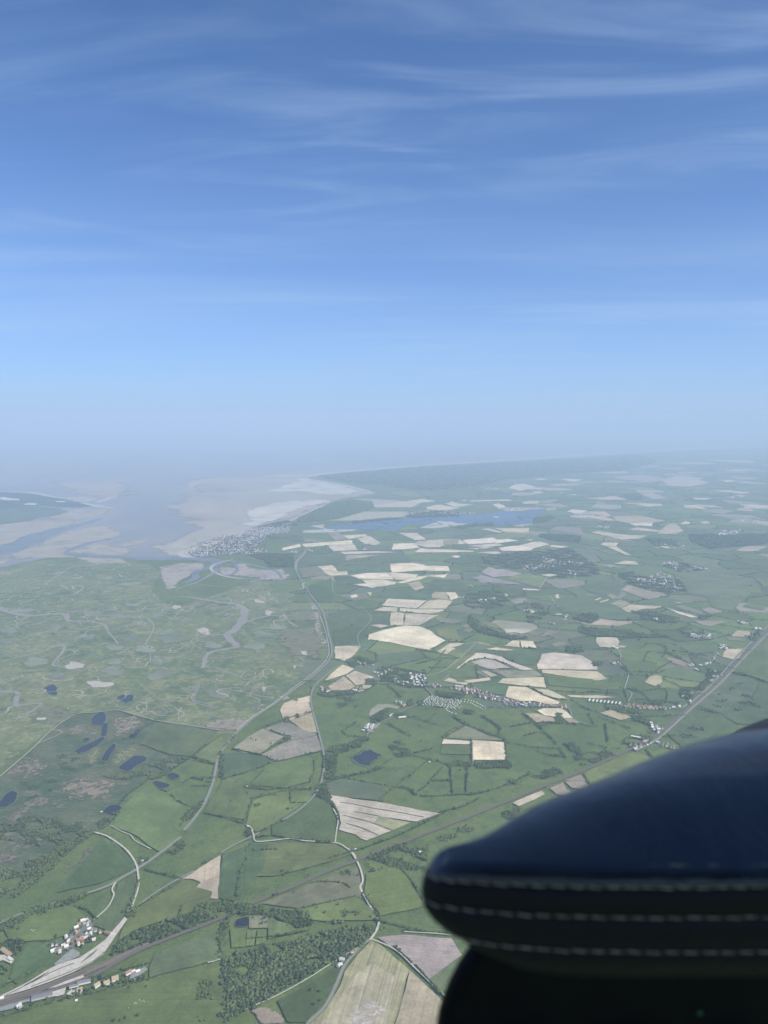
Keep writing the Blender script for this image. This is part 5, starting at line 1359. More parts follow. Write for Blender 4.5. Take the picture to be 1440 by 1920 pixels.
# hand-placed buildings of the station hamlet
pts = W('I', '800,360 830,352 858,366 815,395 845,400 735,425 760,395 735,480 757,468 860,440 890,455 920,460 965,472 825,525 850,508 875,490 640,520 690,515 668,535 760,590 610,605 640,610 580,640 550,645 515,652 505,600 545,590 905,545 830,480 790,512 660,560 690,562 575,662')
for i, (x, y) in enumerate(pts):
    k = random.choice('wwwacca') if i not in (1, 9, 21) else 'w'
    house(x, y, random.choice([.55, .55 + 1.57]) + random.uniform(-.12, .12), k, random.uniform(.8, 1.05), 'small house of the hamlet beside the station gravel yard', 'houses of the station hamlet')
for v, s, k, rot, sc, lab in (
        ('I', '772,552', 'r', .5, 1.3, 'red tiled house in the middle of the station hamlet'),
        ('I', '797,578', 'r', 2.0, .9, 'small red roofed annexe beside the red tiled hamlet house'),
        ('I', '1045,482', 'l', -.35, 1.0, 'long pale house where the lane leaves the station hamlet'),
        ('I', '812,962', 's', .33, 1.0, 'long white station building with a slate roof beside the platform'),
        ('I', '715,998', 's', .33, .75, 'shorter white station wing next to the long station building'),
        ('I', '770,1036', 't', .30, 1.0, 'small tan roofed house behind the station building'),
        ('I', '935,992', 't', .9, 1.15, 'ochre roofed house first in the row beyond the station'),
        ('I', '1030,968', 't', .4, 1.2, 'ochre roofed house among trees second in the station row'),
        ('I', '1112,932', 't', .35, 1.35, 'wide ochre roofed house with white gable in the station row'),
        ('I', '1236,872', 'r', .8, 1.1, 'red brown roofed house near the end of the station row'),
        ('I', '1288,855', 'a', .5, .9, 'grey roofed house beside the parking at the row end'),
        ('I', '1330,850', 'w', .5, .8, 'small white building at the end of the station row'),
        ('I', '738,1132', 'w', .4, .5, 'tiny white shed in the meadow south of the station'),
        ('I', '178,1186', 'w', 1.1, 1.05, 'white gabled house at the lower corner of the rail yard'),
        ('I', '205,1205', 'c', .3, .9, 'small grey roofed house next to the white gabled house'),
        ('I', '20,1110', 'w', .3, .8, 'white hut on the platform end at the picture edge'),
        ('K', '1107,438', 'w', -.25, 1.15, 'white farmhouse beside the striped field and the wood'),
        ('K', '1080,484', 'w', 1.2, .9, 'small white farm shed below the white farmhouse'),
        ('K', '1098,476', 'c', .6, .8, 'grey roofed shed touching the small white farm shed'),
        ('K', '1186,378', 'r', .4, .6, 'little reddish hut between the lanes above the farmhouse'),
        ('L', '240,800', 'w', .3, .55, 'small pale hut beside the chalk track above the railway'),
        ('L', '862,825', 'w', .4, .55, 'lone white hut in the rough woodland south of the railway'),
        ('L', '592,210', 'w', .4, .45, 'tiny white shelter at the hedge corner in the meadows'),
        ('H', '345,465', 'B', -.2, .95, 'big white dome shaped barn in the farming village'),
        ('M', '512,303', 'B', .3, .75, 'large pale blue grey barn beside the copse lane'),
        ('M', '412,290', 'w', .8, .8, 'white house between the copse and the lane'),
        ('M', '428,276', 'w', .3, .7, 'smaller white house behind the copse lane'),
        ('G', '390,868', 'B', -.5, .8, 'large orange roofed hall at the railway village'),
        ('q4', '420,930', 'w', .6, .5, 'white hut at the end of the chalk track bend'),
        ('J', '1375,705', 'w', .3, .5, 'white signal hut beside the road and rail crossing'),
        ('J', '980,232', 'w', .2, .5, 'white hide on the bank of the reed pond'),
        ('q4', '415,625', 'w', .6, .6, 'tiny white cattle shed in the hedge corner'),
        ('M', '745,680', 'w', .2, .5, 'lone white hut in the meadow left of the pale square field'),
        ('M', '830,672', 'w', .2, .45, 'second white hut on the hedge beside the square field')):
    x, y = W(v, s)[0]; house(x, y, rot, k, sc, lab)
# the warehouse with a curved roof, the long ochre barn
def hall(name, view, s, rot, L, Wd, hgt, roofmat, wallmat, label, arch=True):
    x, y = W(view, s)[0]
    root = bpy.data.objects.new(name, None); COL.objects.link(root); root.location = (x, y, HG); root.rotation_euler = (0, 0, rot)
    a, b = L / 2, Wd / 2; n = 9
    prof = [(b * math.cos(math.pi * k / (n-1)), hgt + (hgt * .45 if arch else hgt * .6) * (math.sin(math.pi * k / (n-1)) if arch else 1 - abs(math.cos(math.pi * k / (n-1))))) for k in range(n)]
    wv = [(-a, b, -1), (-a, -b, -1), (a, b, -1), (a, -b, -1)] + [(-a, p, z) for p, z in prof] + [(a, p, z) for p, z in prof]
    wf = [[0, 1] + list(range(4 + n - 1, 3, -1)), [3, 2] + list(range(4 + n, 4 + 2*n)), [2, 0, 4, 4 + n], [1, 3, 4 + 2*n - 1, 4 + n - 1]]
    link('walls', mesh('walls', wv, wf), root, wallmat)
    rv = [(sx * (a + .5), p * 1.05, z + .3 + (0 if 0 < k < n-1 else -.35)) for sx in (-1, 1) for k, (p, z) in enumerate(prof)]
    link('roof', mesh('roof', rv, [[k, k + 1, n + k + 1, n + k] for k in range(n - 1)]), root, roofmat)
    dv = [(a + .06, -2.2, -1), (a + .06, 2.2, -1), (a + .06, 2.2, hgt * .8), (a + .06, -2.2, hgt * .8)]
    link('door', mesh('door', dv, [[0, 1, 2, 3]]), root, M_GLASS)
    tag(root, label, 'building')
hall('warehouse', 'I', '408,1095', .36, 52, 17, 5.0, M_SLATE, M_GRAVEL, 'grey warehouse with a curved roof beside the station platform')
hall('barn', 'I', '62,672', -.62, 46, 13, 4.5, M_TANROOF, M_OCHREWALL, 'long ochre barn with striped roof at the picture edge', False)
hall('barn', 'I', '100,735', -.62, 20, 9, 3.5, M_PALEROOF, M_WALL, 'short pale lean-to barn below the long ochre barn', False)

# villages: scattered houses along the traced streets
VILL = '''
q1 8 . large farm on the wooded edge of the white village: 600,180 690,165 760,150 780,240 690,230 620,260
q1 30 w house packed into the white roofed core of the roadside village: 880,190 1010,200 1000,285 910,285
q1 6 . house in the orchard strip below the wooded farm: 720,220 870,260 860,290 780,280
q1 22 r house in the red roofed row leading east from the village core: 1020,270 1200,285 1440,310 1440,355 1250,318 1040,295
q1 6 r house of the farm group by the lane bend: 160,290 250,330 230,345 170,315
q1 9 . house in the small hamlet below the tan fields: 370,330 480,290 520,340 400,350
q1 5 w house on the wooded lane above the tan fields: 470,100 620,115 600,132 480,125
M 11 w house of the farm cluster beside the lane above the pond: 185,415 205,365 255,358 272,380 235,415
M 5 . house on the lane above the quarry strip: 440,160 490,165 545,195 520,210
H 42 . house along the village street beside the caravan park: 490,510 560,510 720,560 880,590 990,600 980,622 720,612 600,572 500,552
H 12 r house at the street end below the long pale field: 1000,606 1200,620 1190,636 1010,622
H 9 r house between the white dome barn and the long street: 360,478 490,500 480,520 380,515
G 26 r house in the straight row facing the green triangle: 270,612 400,602 560,625 660,632 655,647 400,637 290,627
G 10 w house on the slanting lane towards the level crossing: 490,750 550,762 600,805 575,838 540,820
G 12 . house around the level crossing on the railway: 330,935 480,892 520,912 380,962
G 8 . house south of the level crossing: 560,905 640,925 700,945 690,962 600,938
'''
HW = dict(w='wwwca', r='rrtac', **{'.': 'aabcwr'})
for ln in VILL.strip().splitlines():
    head, s = ln.split(': '); view, n, mode, where = head.split(' ', 3)
    poly = W(view, s); P_ = np.array(poly); (x0, y0), (x1, y1) = P_.min(0), P_.max(0); got = []; tries = 0
    ang = road_angle([poly[0], poly[len(poly)//2]])
    while len(got) < int(n) and tries < 6000:
        tries += 1; p = (random.uniform(x0, x1), random.uniform(y0, y1))
        if inside(p, poly) and all(math.dist(p, q) > (19 if tries < 3000 else 13) for q in got): got.append(p)
    word = {'w': 'white walled ', 'r': 'red roofed ', '.': ''}[mode]
    for p in got:
        house(p[0], p[1], ang + random.choice([0, 1.57]) + random.uniform(-.2, .2), random.choice(HW[mode]), random.uniform(.85, 1.25), 'small ' + where, 'houses: ' + where)
for k, (x, y) in enumerate(W('G', '1010,385 1030,380 990,420 1000,410 950,460 932,466 830,525 838,510 820,582 765,545 840,290 820,296 868,325 880,332 940,286 980,276 1010,236 1040,205 1056,212 1090,150 1110,152 1060,156 1020,345 1070,375 690,630 735,622 1000,262 905,295 955,280 1095,140')):
    house(x, y, random.uniform(0, 3), random.choice('wwac'), random.uniform(.9, 1.3), 'pale house strung along the lane beside the straight railway', 'houses along the lane by the railway')

# far villages and the town on the bay: too many and too small to tell apart
def far_houses(name, label, specs):
    vs, fs, tints = [], [], []
    for view, n, s, sc in specs:
        poly = W(view, s); P_ = np.array(poly); (x0, y0), (x1, y1) = P_.min(0), P_.max(0); k = 0; tries = 0; got = []
        while k < n and tries < n * 60:
            tries += 1; x, y = random.uniform(x0, x1), random.uniform(y0, y1)
            if not inside((x, y), poly): continue
            k += 1
            L, Wd, he = random.uniform(8, 17) * sc, random.uniform(7, 10.5) * sc, random.uniform(4, 7.5) * sc ** .7
            hr = he + Wd * .38; a = random.uniform(0, 3.14); ca, sa = math.cos(a), math.sin(a); b = len(vs)
            for lx, ly, lz in ((-1,-1,-1),(1,-1,-1),(1,1,-1),(-1,1,-1),(-1,-1,he),(1,-1,he),(1,1,he),(-1,1,he),(-1,0,hr),(1,0,hr)):
                X, Y = lx * L / 2, ly * Wd / 2; vs.append((x + X * ca - Y * sa, y + X * sa + Y * ca, lz + HG))
            for q in ((0,1,5),(0,5,4),(2,3,7),(2,7,6),(1,2,6),(1,6,5),(5,6,9),(3,0,4),(3,4,7),(4,8,7)): fs.append([b + i for i in q])
            b2 = len(vs)
            for i in (4, 5, 6, 7, 8, 9): v = vs[b + i]; vs.append((x + (v[0]-x)*1.06, y + (v[1]-y)*1.06, v[2] + .25))
            for q in ((0,1,5),(0,5,4),(2,3,4),(2,4,5)): fs.append([b2 + i for i in q])
            rt = random.choice([.12, .12, .2, .2, .3, .45, .55, .95]); wt = random.choice([.86, .9, .95, .8])
            tints += [wt] * 10 + [rt] * 6
    me = mesh_np(name, np.array(vs), np.array(fs), np.array(tints))
    t = NT('far house'); at = t.new('Attribute'); at.attribute_name = 'tint'
    cr = t.new('ValToRGB'); e = cr.color_ramp; e.interpolation = 'CONSTANT'
    cols = [(0, (.13,.14,.16)), (.18, (.22,.20,.20)), (.27, (.34,.18,.12)), (.40, (.42,.24,.16)), (.52, (.30,.30,.31)), (.7, (.50,.46,.40)), (.84, (.64,.62,.58)), (.93, (.78,.76,.73))]
    while len(e.elements) < len(cols): e.elements.new(.5)
    for i, (p, c) in enumerate(cols): e.elements[i].position = p; e.elements[i].color = c + (1,)
    t.l.new(at.outputs['Fac'], cr.inputs[0])
    o = link(name, me, None, t.done(cr.outputs[0])); tag(o, label, None, None, 'stuff')
far_houses('town_houses', 'packed pale houses of the town on the bay point', [('A', 900, '130,345 300,285 480,210 600,180 780,150 900,120 1080,115 1070,190 860,210 830,260 780,300 700,340 560,385 330,405 190,405 130,385', 1.05), ('A', 60, '560,340 860,330 860,385 600,385', 1.3), ('A', 14, '140,330 210,300 230,400 140,390', 1.4), ('A', 10, '1075,355 1140,355 1140,372 1080,372', 1.2), ('A', 7, '1235,345 1285,345 1280,358 1240,358', 1.7), ('A', 12, '970,110 1100,105 1090,122 980,122', 1.6)])
far_houses('far_village', 'pale specks of the far villages across the plain', [
    ('E', 60, '560,200 720,190 850,190 960,190 850,220 700,240 580,240', 1.15), ('E', 16, '740,130 860,150 840,180 740,150', 1.1), ('E', 8, '950,100 1030,110 1000,125', 1.2), ('E', 8, '1010,175 1140,180 1100,190', 1.3),
    ('E', 12, '980,240 1050,245 1080,285 1010,290', 1.2), ('E', 12, '160,510 330,490 310,510 210,530', 1.2), ('E', 5, '385,470 430,455 440,470 400,480', 1.3), ('E', 9, '930,650 980,650 970,690 940,690', 1.0), ('E', 6, '810,720 870,720 850,735', 1.0), ('E', 5, '0,480 60,485 50,495 0,495', 1.0), ('E', 4, '100,375 125,375 120,395 105,390', 1.0),
    ('F', 110, '450,190 520,150 560,160 640,200 690,260 740,300 640,320 500,290 380,260 260,240 330,210', 1.15), ('F', 18, '560,80 690,75 680,150 640,150 650,100', 1.2), ('F', 16, '760,90 930,125 900,135 800,110', 1.2), ('F', 5, '450,540 520,540 490,580', 1.3), ('F', 7, '760,680 870,680 830,710', 1.1), ('F', 6, '900,690 1030,670 950,720', 1.1), ('F', 12, '1180,570 1280,590 1250,600', 1.2), ('F', 8, '1300,620 1400,640 1380,655', 1.2),
    ('D', 26, '1060,625 1230,618 1225,660 1070,665', 3.0), ('D', 30, '1180,530 1400,530 1380,560 1200,550', 1.5), ('D', 22, '560,690 850,740 820,780 600,760', 1.5), ('D', 20, '640,860 780,860 780,880 640,880', 1.4), ('D', 16, '150,590 260,590 250,605 150,605', 1.4),
    ('B', 60, '960,410 1100,370 1440,380 1440,402 1000,430', 1.5), ('C', 30, '450,235 620,250 600,270 480,295', 1.7), ('C', 34, '200,460 420,455 400,470 200,475', 1.5), ('C', 14, '660,430 950,415 900,428 700,440', 1.6), ('C', 40, '960,830 1150,870 1350,880 1300,900 960,900', 1.2), ('C', 12, '360,175 480,170 460,185', 2.0),
    ('B', 14, '560,725 620,725 600,738', 1.2), ('D', 8, '1050,180 1080,180 1080,195 1050,195', 3.0), ('G', 24, '820,50 990,60 980,80 840,78', 1.0), ('G', 14, '1060,130 1110,130 1110,160 1070,160', 1.0), ('G', 7, '190,265 255,268 250,288 195,285', .9), ('E', 6, '1280,930 1440,935 1440,950 1290,945', 1.0)])

# caravans
def caravan_mesh():
    prof = [(-3.4, .7), (3.2, .7), (3.5, 1.6), (3.1, 3.0), (2.7, 3.25), (-2.9, 3.25), (-3.4, 2.9)]
    n = len(prof); vs = [(x, -1.45, z) for x, z in prof] + [(x, 1.45, z) for x, z in prof]
    body = mesh('body', vs, [list(range(n)), list(range(2*n - 1, n - 1, -1))] + [[(k+1) % n, k, n + k, n + (k+1) % n] for k in range(n)])
    win = mesh('window', [(-2.2, -1.48, 1.8), (-.8, -1.48, 1.8), (-.8, -1.48, 2.6), (-2.2, -1.48, 2.6), (.6, -1.48, 1.8), (2.2, -1.48, 1.8), (2.2, -1.48, 2.6), (.6, -1.48, 2.6)], [[0,1,2,3],[4,5,6,7]])
    wv, wf = [], []  # left and right wheel in one mesh, no axle between them
    for sy in (-1.2, 1.2):
        b = len(wv)
        for yy in (sy - .12, sy + .12):
            for k in range(8): wv.append((.2 + .4 * math.cos(k*.785), yy, .4 + .4 * math.sin(k*.785)))
        wf += [[b + k, b + (k+1) % 8, b + 8 + (k+1) % 8, b + 8 + k] for k in range(8)] + [list(range(b, b + 8)), list(range(b + 15, b + 7, -1))]
    return body, win, mesh('wheel_pair', wv, wf)
cb, cw, cwh = caravan_mesh(); cb.materials.append(M_WHITE); cw.materials.append(M_GLASS); cwh.materials.append(M_SLATE)
def caravan(x, y, rot, label, group, s=1.2):
    r = bpy.data.objects.new('caravan', None); COL.objects.link(r); r.location = (x, y, HG); r.rotation_euler = (0, 0, rot); r.scale = (s, s, s)
    link('body', cb, r); link('window', cw, r); link('wheel_pair', cwh, r); tag(r, label, 'caravan', group)
poly = W('M', '690,175 740,130 790,125 870,150 960,150 1010,160 1000,190 960,230 880,220 780,205 690,200'); P_ = np.array(poly); got = []
(x0, y0), (x1, y1) = P_.min(0), P_.max(0); tries = 0
while len(got) < 120 and tries < 9000:
    tries += 1; p = (random.uniform(x0, x1), random.uniform(y0, y1))
    if inside(p, poly) and all(math.dist(p, q) > 13 for q in got): got.append(p)
for p in got: caravan(p[0], p[1], random.uniform(0, 3.14), 'white caravan in the crowded middle of the caravan park', 'caravans in the crowded middle')
for s, lab in (('1020,152 1090,165 1150,185 1220,225', 'white caravan in the upper curved row of the caravan park'), ('1015,170 1080,180 1190,235', 'white caravan in the lower curved row of the caravan park'), ('885,235 920,262 965,275', 'white caravan in the row hanging below the caravan park'), ('960,230 985,228 1010,210', 'white caravan in the short row inside the caravan park')):
    w = W('M', s); q = along(w, 15)
    for p in q: caravan(p[0] + random.uniform(-2, 2), p[1] + random.uniform(-2, 2), road_angle(w) + 1.4 + random.uniform(-.3, .3), lab, lab.replace('white caravan', 'caravans'))
for k in range(9):
    y0_ = 562 + k * 3.2; x0_ = 5 + k * 30
    q = ccw(W('G', f'{x0_},{y0_+18} {x0_+14},{y0_} {x0_+30},{y0_+2} {x0_+16},{y0_+21}'))
    c = np.mean(np.array(q), 0); n = len(q)
    root = bpy.data.objects.new('polytunnel', None); COL.objects.link(root)
    ang = math.atan2(q[2][1] - q[1][1], q[2][0] - q[1][0]); La = math.dist(q[1], q[2]); Lb = math.dist(q[0], q[1])
    ang, La, Lb = (math.atan2(q[1][1] - q[0][1], q[1][0] - q[0][0]), math.dist(q[0], q[1]), math.dist(q[1], q[2])) if math.dist(q[0], q[1]) > math.dist(q[1], q[2]) else (ang, La, Lb)
    root.location = (c[0], c[1], HG); root.rotation_euler = (0, 0, ang)
    Wd = min(Lb * .8, 26); Lg = La * .9
    vv = [(sx * Lg / 2, math.cos(math.pi * j / 8) * Wd / 2, math.sin(math.pi * j / 8) * 4.5 + .3) for sx in (-1, 1) for j in range(9)]
    link('cover', mesh('cover', vv, [[j, j+1, 9+j+1, 9+j] for j in range(8)] + [list(range(9))[::-1], list(range(9, 18))]), root, m_color('tunnel film', random.choice([(.55, .60, .60), (.42, .50, .54), (.60, .58, .50)]), .1, 1/4))
    tag(root, 'pale long growing tunnel in the row beside the small crop strips', 'polytunnel', 'growing tunnels')
# white cattle in the meadows
def cow_mesh():
    vs, fs = [], []
    def ring(x, z, ry, rz):
        b = len(vs)
        for k in range(6): vs.append((x, ry * math.cos(k*1.047), z + rz * math.sin(k*1.047)))
        return b
    rs = [ring(*a) for a in ((-1.15, 1.15, .12, .2), (-1.05, 1.1, .36, .38), (-.4, 1.05, .42, .45), (.5, 1.05, .40, .46), (.95, 1.2, .28, .36), (1.3, 1.45, .16, .2), (1.55, 1.5, .17, .18), (1.95, 1.25, .10, .10))]
    for a, b in zip(rs, rs[1:]): fs.extend([[a + k, a + (k+1) % 6, b + (k+1) % 6, b + k] for k in range(6)])
    fs.append(list(range(rs[-1], rs[-1] + 6)))
    for x in (-.9, .75):
        for y in (-.26, .26):
            b = len(vs)
            for z, r in ((.9, .13), (.45, .08), (0, .07)):
                for k in range(4): vs.append((x + r * math.cos(k*1.57), y + r * math.sin(k*1.57), z))
            for L_ in (0, 4): fs.extend([[b + L_ + k, b + L_ + (k+1) % 4, b + L_ + 4 + (k+1) % 4, b + L_ + 4 + k] for k in range(4)])
    return mesh('cow', vs, fs)
cow = cow_mesh(); cow.materials.append(M_WHITE)
for lab, v, s in (('white cow grazing in the big meadow south of the station', 'I', '1295,1160 1308,1155 1318,1165 1300,1170 1345,1130 1362,1145 1385,1135 1242,1208 1392,1150'), ('white cow in the meadow behind the station hamlet', 'I', '308,448 322,458 340,450 318,466 300,456'), ('white cow resting in the pasture beside the railway crossing', 'q6', '778,350 1050,228 808,475')):
    for x, y in W(v, s):
        o = link('cow', cow, None, None, (x, y, HG), random.uniform(0, 6.28)); o.scale = (1.3, 1.3, 1.3); tag(o, lab, 'cow', 'cattle: ' + lab)
# ================================================================== the cockpit edge in front of the eye
def ray(px, py):
    x = (px - 720) / FPX; y = (960 - py) / FPX
    return Vector((x, CP + y * SP, -SP + y * CP))
def at_z(px, py, z):
    r = ray(px, py); return r * (z / r.z)
def at_y(px, py, y):
    r = ray(px, py); return r * (y / r.y)
def m_leather(name, spec, r0, r1):
    t = NT(name); o = t.coord('Object')
    v = t.new('TexVoronoi'); v.inputs['Scale'].default_value = 420; t.l.new(o, v.inputs['Vector'])
    b = t.new('Bump'); b.inputs['Strength'].default_value = 0.25; b.inputs['Distance'].default_value = 0.0010
    t.l.new(t.math('ADD', v.outputs['Distance'], t.math('MULTIPLY', t.noise(t.coord('Object', (1, .35, 1), .5), 22, 5, .6, 1.5), 9.0)), b.inputs['Height']); t.l.new(b.outputs[0], t.bsdf.inputs['Normal'])
    f = t.noise(o, 14, 5, .6)
    t.bsdf.inputs['Specular IOR Level'].default_value = spec
    return t.done(t.mix(f, (.003, .004, .008), (.007, .009, .014)), Roughness=t.ramp(f, .3, .7, r0, r1))
M_LEATHER = m_leather('black leather top', 0.95, .30, .44)
M_BAND = m_leather('black leather band', 0.22, .40, .55)
M_THREAD = m_color('grey stitching thread', (.50, .41, .31), .5, 260)
M_PANEL = m_color('black panel plastic', (.002, .003, .006), .2, 40, .45, .10)
M_COWL = m_color('brown cowling paint', (.040, .026, .017), .25, 30, .5, .3)
ZT = -0.32                                      # height of the cover's edge below the eye
# plan outline: from the front edge round the pointed end to the far side
def P2(px, py): v = at_z(px, py, ZT); return (v.x, v.y)
front = [(1.15, .500), (.9, .500), (.65, .499), (.45, .4985), (.27, .4975), (.19, .497), (.13, .4985), (.085, .503)]
tip = [(.055, .5095), (.036, .518), (.0275, .529), (.0295, .541), (.039, .551)]
back = [P2(895, 1566), P2(1000, 1512), P2(1130, 1462), P2(1210, 1428), P2(1320, 1392), P2(1440, 1374), (.60, .80), (.9, .82), (1.15, .82)]
outline = [np.array(p) for p in smooth(front + tip + back, step=8)]
no = len(outline)
normals = []
for i in range(no):
    a, b = outline[max(i-1, 0)], outline[min(i+1, no-1)]; d = (b - a) / np.linalg.norm(b - a); normals.append(np.array([d[1], -d[0]]))
# make the normals point into the cover
cen = np.array([.55, .62])
inw = [n if np.dot(n, cen - p) > 0 or i > no * .45 and np.dot(n, np.array([.3, -.2])) > 0 else -n for i, (n, p) in enumerate(zip(normals, outline))]
sgn = [np.sign(np.dot(a, b)) for a, b in zip(inw, normals)]
main = 1 if sum(sgn) > 0 else -1
inw = [n * main for n in normals]
def crest(i):
    """the cover bulges up towards the right and the far side"""
    x = outline[i][0]; return 0.0
def zz(x, dz):
    """the pointed end droops and its bands draw together"""
    e = math.exp(-max(0.0, x - .0275) / .032)
    return ZT - .0100 * e + dz * (1 - .18 * e)
def nose(x, dz):
    """how far the pointed end draws back at this height, so that it is a thick rounded nose"""
    e = math.exp(-max(0.0, x - .0275) / .045)
    return e * (.007 * ((dz + .026) / .037) ** 2 if dz > -.026 else .021 * ((-dz - .026) / .034) ** 2.2)
PITCH_S = .0128
def ring(inset, dz):
    return [Vector((outline[i][0] + inw[i][0] * inset + nose(outline[i][0], dz), outline[i][1] + inw[i][1] * inset, zz(outline[i][0], dz) + .00022 * math.sin(i * 2.2 + dz * 400) * min(1, max(0, (outline[i][0] - .06) / .05)))) for i in range(no)]
def loft(name, prof, parent, mat, cap=False, close=None):
    vs, fs = [], []
    for ins, dz in prof: vs += ring(ins, dz)
    for k in range(len(prof) - 1):
        for i in range(no - 1): fs.append([k*no + i, k*no + i + 1, (k+1)*no + i + 1, (k+1)*no + i])
    if cap: fs.append(list(range(no)))
    me = mesh(name, vs, fs)
    for p in me.polygons: p.use_smooth = True
    return link(name, me, parent, mat)
shield = bpy.data.objects.new('glareshield', None); COL.objects.link(shield)
tag(shield, 'black leather glareshield with three rows of pale stitching above the instrument panel', 'glareshield')
def top_cover():
    """padded top: bulges between the near edge and the far edge, rolls over into the front band"""
    i_t = min(range(no), key=lambda i: outline[i][0])
    prof = [(.0022, -.0040), (.0016, -.0020), (.0024, .0010), (.0044, .0042), (.0075, .0066), (.0105, .0080)]
    vs, fs = [], []
    for ins, dz in prof: vs.extend(ring(ins, dz))
    for k in range(len(prof) - 1):
        for i in range(no - 1): fs.append([k*no + i, (k+1)*no + i, (k+1)*no + i + 1, k*no + i + 1])
    last = ring(*prof[-1]); near = last[:i_t + 1][::-1]; farr = last[i_t:]
    def resample(c, n):
        d = [0]
        for a_, b_ in zip(c, c[1:]): d.append(d[-1] + (b_ - a_).length)
        t_ = np.linspace(0, 1, n) ** 1.5 * d[-1]
        return [Vector([np.interp(s, d, [v[k] for v in c]) for k in range(3)]) for s in t_]
    NU, NV = 48, 20; a_, b_ = resample(near, NU), resample(farr, NU); base = len(vs)
    for i in range(NU):
        wd_ = (b_[i] - a_[i]).length
        for j in range(NV + 1):
            t_ = j / NV; v = a_[i].lerp(b_[i], t_); bul = min(.030, wd_ * .13) * min(1.0, wd_ / .15)
            ripple = .0007 * math.sin(i * .9 + 3 * t_) * math.sin(math.pi * t_) * min(1, wd_ / .1)
            v.z += bul * (1 - (2 * t_ - 1) ** 2) ** .85 * (0.75 + .35 * t_) + ripple; vs.append(v)
    for i in range(NU - 1):
        for j in range(NV): fs.append([base + i*(NV+1) + j, base + (i+1)*(NV+1) + j, base + (i+1)*(NV+1) + j + 1, base + i*(NV+1) + j + 1])
    me = mesh('top_cover', vs, fs)
    for p in me.polygons: p.use_smooth = True
    return link('top_cover', me, shield, M_LEATHER)
top_cover()
loft('upper_band', [(.0024, -.0042), (.0010, -.0056), (.0004, -.011), (.0002, -.018), (.0010, -.0248), (.0022, -.0262)], shield, M_BAND)
loft('middle_band', [(.0024, -.0264), (.0012, -.0280), (.0010, -.035), (.0018, -.045), (.0034, -.0528), (.0046, -.0540)], shield, M_BAND)
loft('lower_band', [(.0048, -.0542), (.0042, -.0560), (.0060, -.066), (.0100, -.075), (.0150, -.082), (.021, -.087)], shield, M_BAND)
# stitches, one by one
def capsule():
    vs, fs = [], []; xs = [(-.5, .0), (-.46, .55), (-.3, .95), (0, 1.05), (.3, .95), (.46, .55), (.5, .0)]
    for x, r in xs:
        for k in range(6): vs.append((x * .0108, r * .00052 * math.cos(k*1.047), r * .00055 * math.sin(k*1.047)))
    for j in range(len(xs) - 1): fs += [[j*6 + k, j*6 + (k+1) % 6, (j+1)*6 + (k+1) % 6, (j+1)*6 + k] for k in range(6)]
    me = mesh('stitch', vs, fs)
    for p in me.polygons: p.use_smooth = True
    me.materials.append(M_THREAD); return me
st = capsule()
cum = np.r_[0, np.cumsum([np.linalg.norm(outline[i+1] - outline[i]) for i in range(no - 1)])]
i_tip = min(range(no), key=lambda i: outline[i][0]); s_end = cum[min(i_tip + 6, no - 1)]
s_start = np.interp(-.36, [-outline[i][0] for i in range(i_tip)], cum[:i_tip])
for ins, dz, pitch in ((.0008, -.0026, .0128), (.0002, -.0248, .0130), (.0026, -.0526, .0130)):
    s_ = s_start
    while s_ < s_end:
        i = int(np.searchsorted(cum, s_)); i = min(max(i, 1), no - 2)
        f = (s_ - cum[i-1]) / (cum[i] - cum[i-1]); p = outline[i-1] * (1 - f) + outline[i] * f; p = p + inw[i] * ins + np.array([nose(p[0], dz), 0])
        d = outline[i] - outline[i-1]
        o = link('stitch', st, shield, None, (p[0], p[1], zz(p[0] - nose(p[0], dz), dz) + random.uniform(-.0004, .0004)))
        o.rotation_euler = (random.uniform(-.1, .1), random.uniform(-.10, -.02), math.atan2(d[1], d[0]) + random.uniform(-.06, .06))
        s_ += pitch * random.uniform(.94, 1.06)
# the instrument panel hanging below the cover
panel = bpy.data.objects.new('instrument_panel', None); COL.objects.link(panel)
tag(panel, 'black instrument panel in deep shade under the leather glareshield', 'panel')
yp = .545
edge_px = [(905, 1770), (882, 1790), (862, 1820), (846, 1850), (834, 1880), (824, 1910), (818, 1950), (816, 2050), (818, 2300)]
L_ = [at_y(px, py, yp) for px, py in edge_px]
vs, fs = [], []
for v in L_:
    for dx, dy in ((0.05, .05), (.012, .03), (0, .010), (.003, .002), (.010, 0), (.016, .003), (1.0, .003)): vs.append((v.x + dx, v.y + dy, v.z))
nc = 7
for j in range(len(L_) - 1):
    for k in range(nc - 1): fs.append([j*nc + k, j*nc + k + 1, (j+1)*nc + k + 1, (j+1)*nc + k])
me = mesh('panel_face', vs, fs)
for p in me.polygons: p.use_smooth = True
link('panel_face', me, panel, M_PANEL)
def annulus(name, cx, cz, r0, r1, y, mat, n=28):
    vs = [(cx + r * math.cos(a), y + dy, cz + r * math.sin(a)) for r, dy in ((r0, .004), (r0 * 1.04, -.003), (r1, -.003), (r1 * 1.02, .004)) for a in np.linspace(0, 2*math.pi, n, endpoint=False)]
    return link(name, mesh(name, vs, [[k*n + i, k*n + (i+1) % n, (k+1)*n + (i+1) % n, (k+1)*n + i] for k in range(3) for i in range(n)]), panel, mat)
